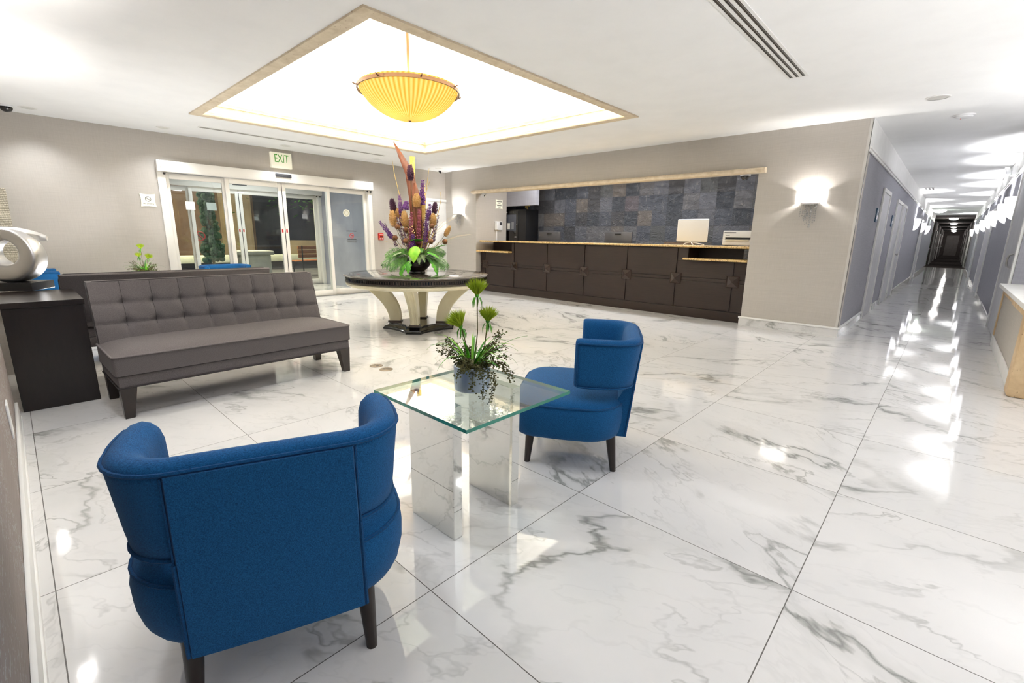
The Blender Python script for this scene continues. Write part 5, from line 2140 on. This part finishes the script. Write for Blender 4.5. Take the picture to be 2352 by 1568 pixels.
for x, y0, z0, s, lab in ((WX - .0905, 2.17, 1.67, .13, 'white paper notice on the left fixed glass panel of the entrance'),):
    t = tag(B((x, y0 - s / 2, z0 - s / 2), (x + .0015, y0 + s / 2, z0 + s / 2)).build('paper_notice', M['paper'], smooth=0), lab, 'notice')
tag(B((-11.7415, 3.02, 1.70), (-11.740, 3.20, 1.86)).build('paper_notice', M['paper'], smooth=0), 'cream paper notice on the outer sliding glass near the topiary', 'notice')


def ban_sticker(x, y, z, r, label):
    t = thing('door_sticker', label, 'sticker', (x, y, z))
    mb = MB()
    mb.tube([(.001, r * math.cos(2 * PI * i / 28), r * math.sin(2 * PI * i / 28)) for i in range(28)], r * .12, 5, closed=True)
    mb.tube([(.001, -r * .7, r * .7), (.001, r * .7, -r * .7)], r * .11, 5)
    mb.build('barred_ring', M['redprint'], t)
    mb = MB()
    mb.box((-.0005, -r * .42, -r * .2), (.001, -r * .12, r * .45))
    mb.box((-.0005, r * .02, -r * .05), (.001, r * .40, r * .25))
    mb.build('silhouette', M['ink'], t, 0)
    return t


ban_sticker(-11.705, 2.82, 1.16, .09, 'red barred circle sticker on the outer glass beside the topiary')
t = ban_sticker(WX - .090, 5.02, 1.22, .045, 'small red no smoking sticker on the right fixed glass panel of the entrance')
for z, w in ((.095, .22), (-.075, .20), (-.105, .24), (-.13, .20)):
    B((0, -w / 2, z - .007), (.0012, w / 2, z + .007)).build('text_line', M['ink'], t, 0)
t = thing('door_sticker', 'pale round emblem sticker high on the right fixed glass panel of the entrance', 'sticker', (WX - .090, 4.93, 1.68))
T = Matrix.Rotation(PI / 2, 4, 'Y')
MB().lathe([(.001, .0005), (.075, .0005), (.075, -.0005), (.001, -.0005)], 32, T=T).build('disc', simple('sticker_cream', srgb(214, 214, 200), .6), t, 0)
MB().tube([(.001, .045 * math.cos(2 * PI * i / 24), .045 * math.sin(2 * PI * i / 24)) for i in range(24)], .004, 5, closed=True).build('ring_mark', simple('sticker_gold', srgb(176, 168, 130), .6), t)

# room plaques on the corridor wall
GPq = 'blue room plaques of the corridor'
for y, lab in ((9.32, 'blue room plaque before the nearest door on the left corridor wall'), (11.78, 'blue room plaque before the second door on the left corridor wall')):
    t = thing('room_plaque', lab, 'sign', (CL, y, 1.67), 0, GPq)
    B((0, -.09, -.105), (.018, .09, .105), .003).build('board', M['plaque'], t, 20)
    B((.018, -.06, -.06), (.0195, .06, .0)).build('white_field', M['whiteplastic'], t, 0)
    B((.018, -.04, .03), (.0195, .04, .06)).build('symbol', M['whiteplastic'], t, 0)

# emergency light on the right corridor wall
t = thing('emergency_light', 'white emergency light with round lamp high on the right corridor wall', 'emergency light', (CR - .034, 11.7, 2.46))
B((-.06, -.16, -.07), (.0, .16, .07), .01).build('housing', M['whiteplastic'], t)
T = Matrix.Translation((-.06, -.02, .03)) @ Matrix.Rotation(-PI / 2 - R(20), 4, 'Y')
MB().lathe([(.001, .02), (.05, .02), (.062, .05), (.062, .07), (.054, .07), (.045, .04), (.001, .03)], 24, T=T).build('lamp_head', M['whiteplastic'], t)
MB().lathe([(.001, .045), (.046, .05)], 24, T=T).build('lens', M['steel'], t)

t = tag(B((-3.36, LY, .235), (-3.24, LY + .008, .41), .003).build('wall_outlet', M['whiteplastic'], smooth=20), 'white blank outlet plate low on the near left wall', 'outlet')

# floor outlet covers
GF = 'round brass floor outlet covers'
t = thing('floor_outlet', 'round brass floor outlet cover, the farther of the pair beside the sofa', 'floor outlet', (-3.93, 2.285, 0), 0, GF)
MB().lathe([(.001, .0045), (.055, .0045), (.062, .003), (.064, 0)], 32).build('cover_plate', M['brass'], t, 25)
for k in range(2):
    MB().lathe([(.001, .0052), (.014, .0052), (.014, .004)], 16, T=Matrix.Translation(((-.024, .024)[k], 0, 0))).build('socket_lid', M['ventdark'], t, 0)
dup(t, (-3.757, 2.287, 0), R(30), 'round brass floor outlet cover, the nearer of the pair beside the sofa', GF)

# ================================================================== CEILING FITTINGS
t = thing('linear_vent', 'long three-slot ceiling vent near the camera at the top of the frame', 'ceiling vent', (-1.305, 3.95, CZ))
B((-.085, -1.30, -.006), (.085, 1.30, 0), .002).build('frame', M['white'], t, 20)
for x in (-.05, 0, .05):
    B((x - .011, -1.27, -.0075), (x + .011, 1.27, -.005)).build('slot', M['ventdark'], t, 0)
    B((x + .004, -1.27, -.0095), (x + .0085, 1.27, -.006)).build('slot_vane', M['steel'], t, 0)
t = thing('linear_vent', 'long single-slot grey ceiling vent in front of the entrance wall', 'ceiling vent', (-8.30, 3.70, CZ))
B((-.06, -1.55, -.005), (.06, 1.55, 0), .002).build('frame', M['white'], t, 20)
B((-.035, -1.53, -.0065), (.035, 1.53, -.0045)).build('slot', simple('vent_grey', srgb(150, 148, 142), .6), t, 0)


def can(label, loc, r, mat, grp):
    t = thing('recessed_light', label, 'recessed light', loc, 0, grp)
    MB().lathe([(.001, -.004), (r * .8, -.004)], 28).build('lens', mat, t)
    MB().lathe([(r * .8, -.006), (r, -.005), (r * 1.05, 0)], 28).build('trim_ring', M['white'], t)
    return t


lensm = simple('frosted_lens', srgb(226, 226, 220), .5)
GC = 'flush recessed ceiling lights along the entrance wall'
for y, lab in ((.43, 'flush round ceiling light beside the dome camera'), (1.83, 'flush round ceiling light above the no smoking sign'), (3.58, 'flush round ceiling light above the exit sign'),
               (5.36, 'flush round ceiling light above the right end of the entrance'), (6.94, 'flush round ceiling light in the far lobby corner')):
    can(lab, (-8.80, y, CZ), .085, lensm, GC)
    lamp('entrance_fill', 'SPOT', (-8.80, y, CZ - .012), 26, NEUT, .06, (0, 0, 0), spot=R(120), blend=.8)  # fill spot added at each unlit can to brighten the entrance end
t = thing('ceiling_speaker', 'round flush ceiling speaker before the corridor', 'speaker', (-.37, 6.86, CZ))
MB().lathe([(.001, -.005), (.088, -.005)], 32).build('grille', simple('speaker_grille', srgb(206, 204, 198), .7), t)
MB().lathe([(.088, -.007), (.10, -.006), (.104, 0)], 32).build('trim_ring', M['white'], t)
t = thing('smoke_detector', 'round white smoke detector on the corridor ceiling', 'smoke detector', (-.155, 7.95, CZ))
MB().lathe([(.001, -.034), (.06, -.034), (.075, -.028), (.082, -.016), (.098, -.014), (.10, 0)], 32).build('body', M['whiteplastic'], t)
MB().ball((-.03, .02, -.034), .006, 8, 6).build('indicator', M['red'], t)
t = thing('corridor_vent', 'small slatted vent on the corridor ceiling', 'ceiling vent', (-.74, 17.7, CZ))
B((-.12, -.4, -.006), (.12, .4, 0)).build('frame', M['white'], t, 0)
for x in (-.07, 0, .07):
    B((x - .018, -.36, -.008), (x + .018, .36, -.005)).build('slot', M['ventdark'], t, 0)
for y, lab in ((10.2, 'second round smoke detector further along'),):
    pass
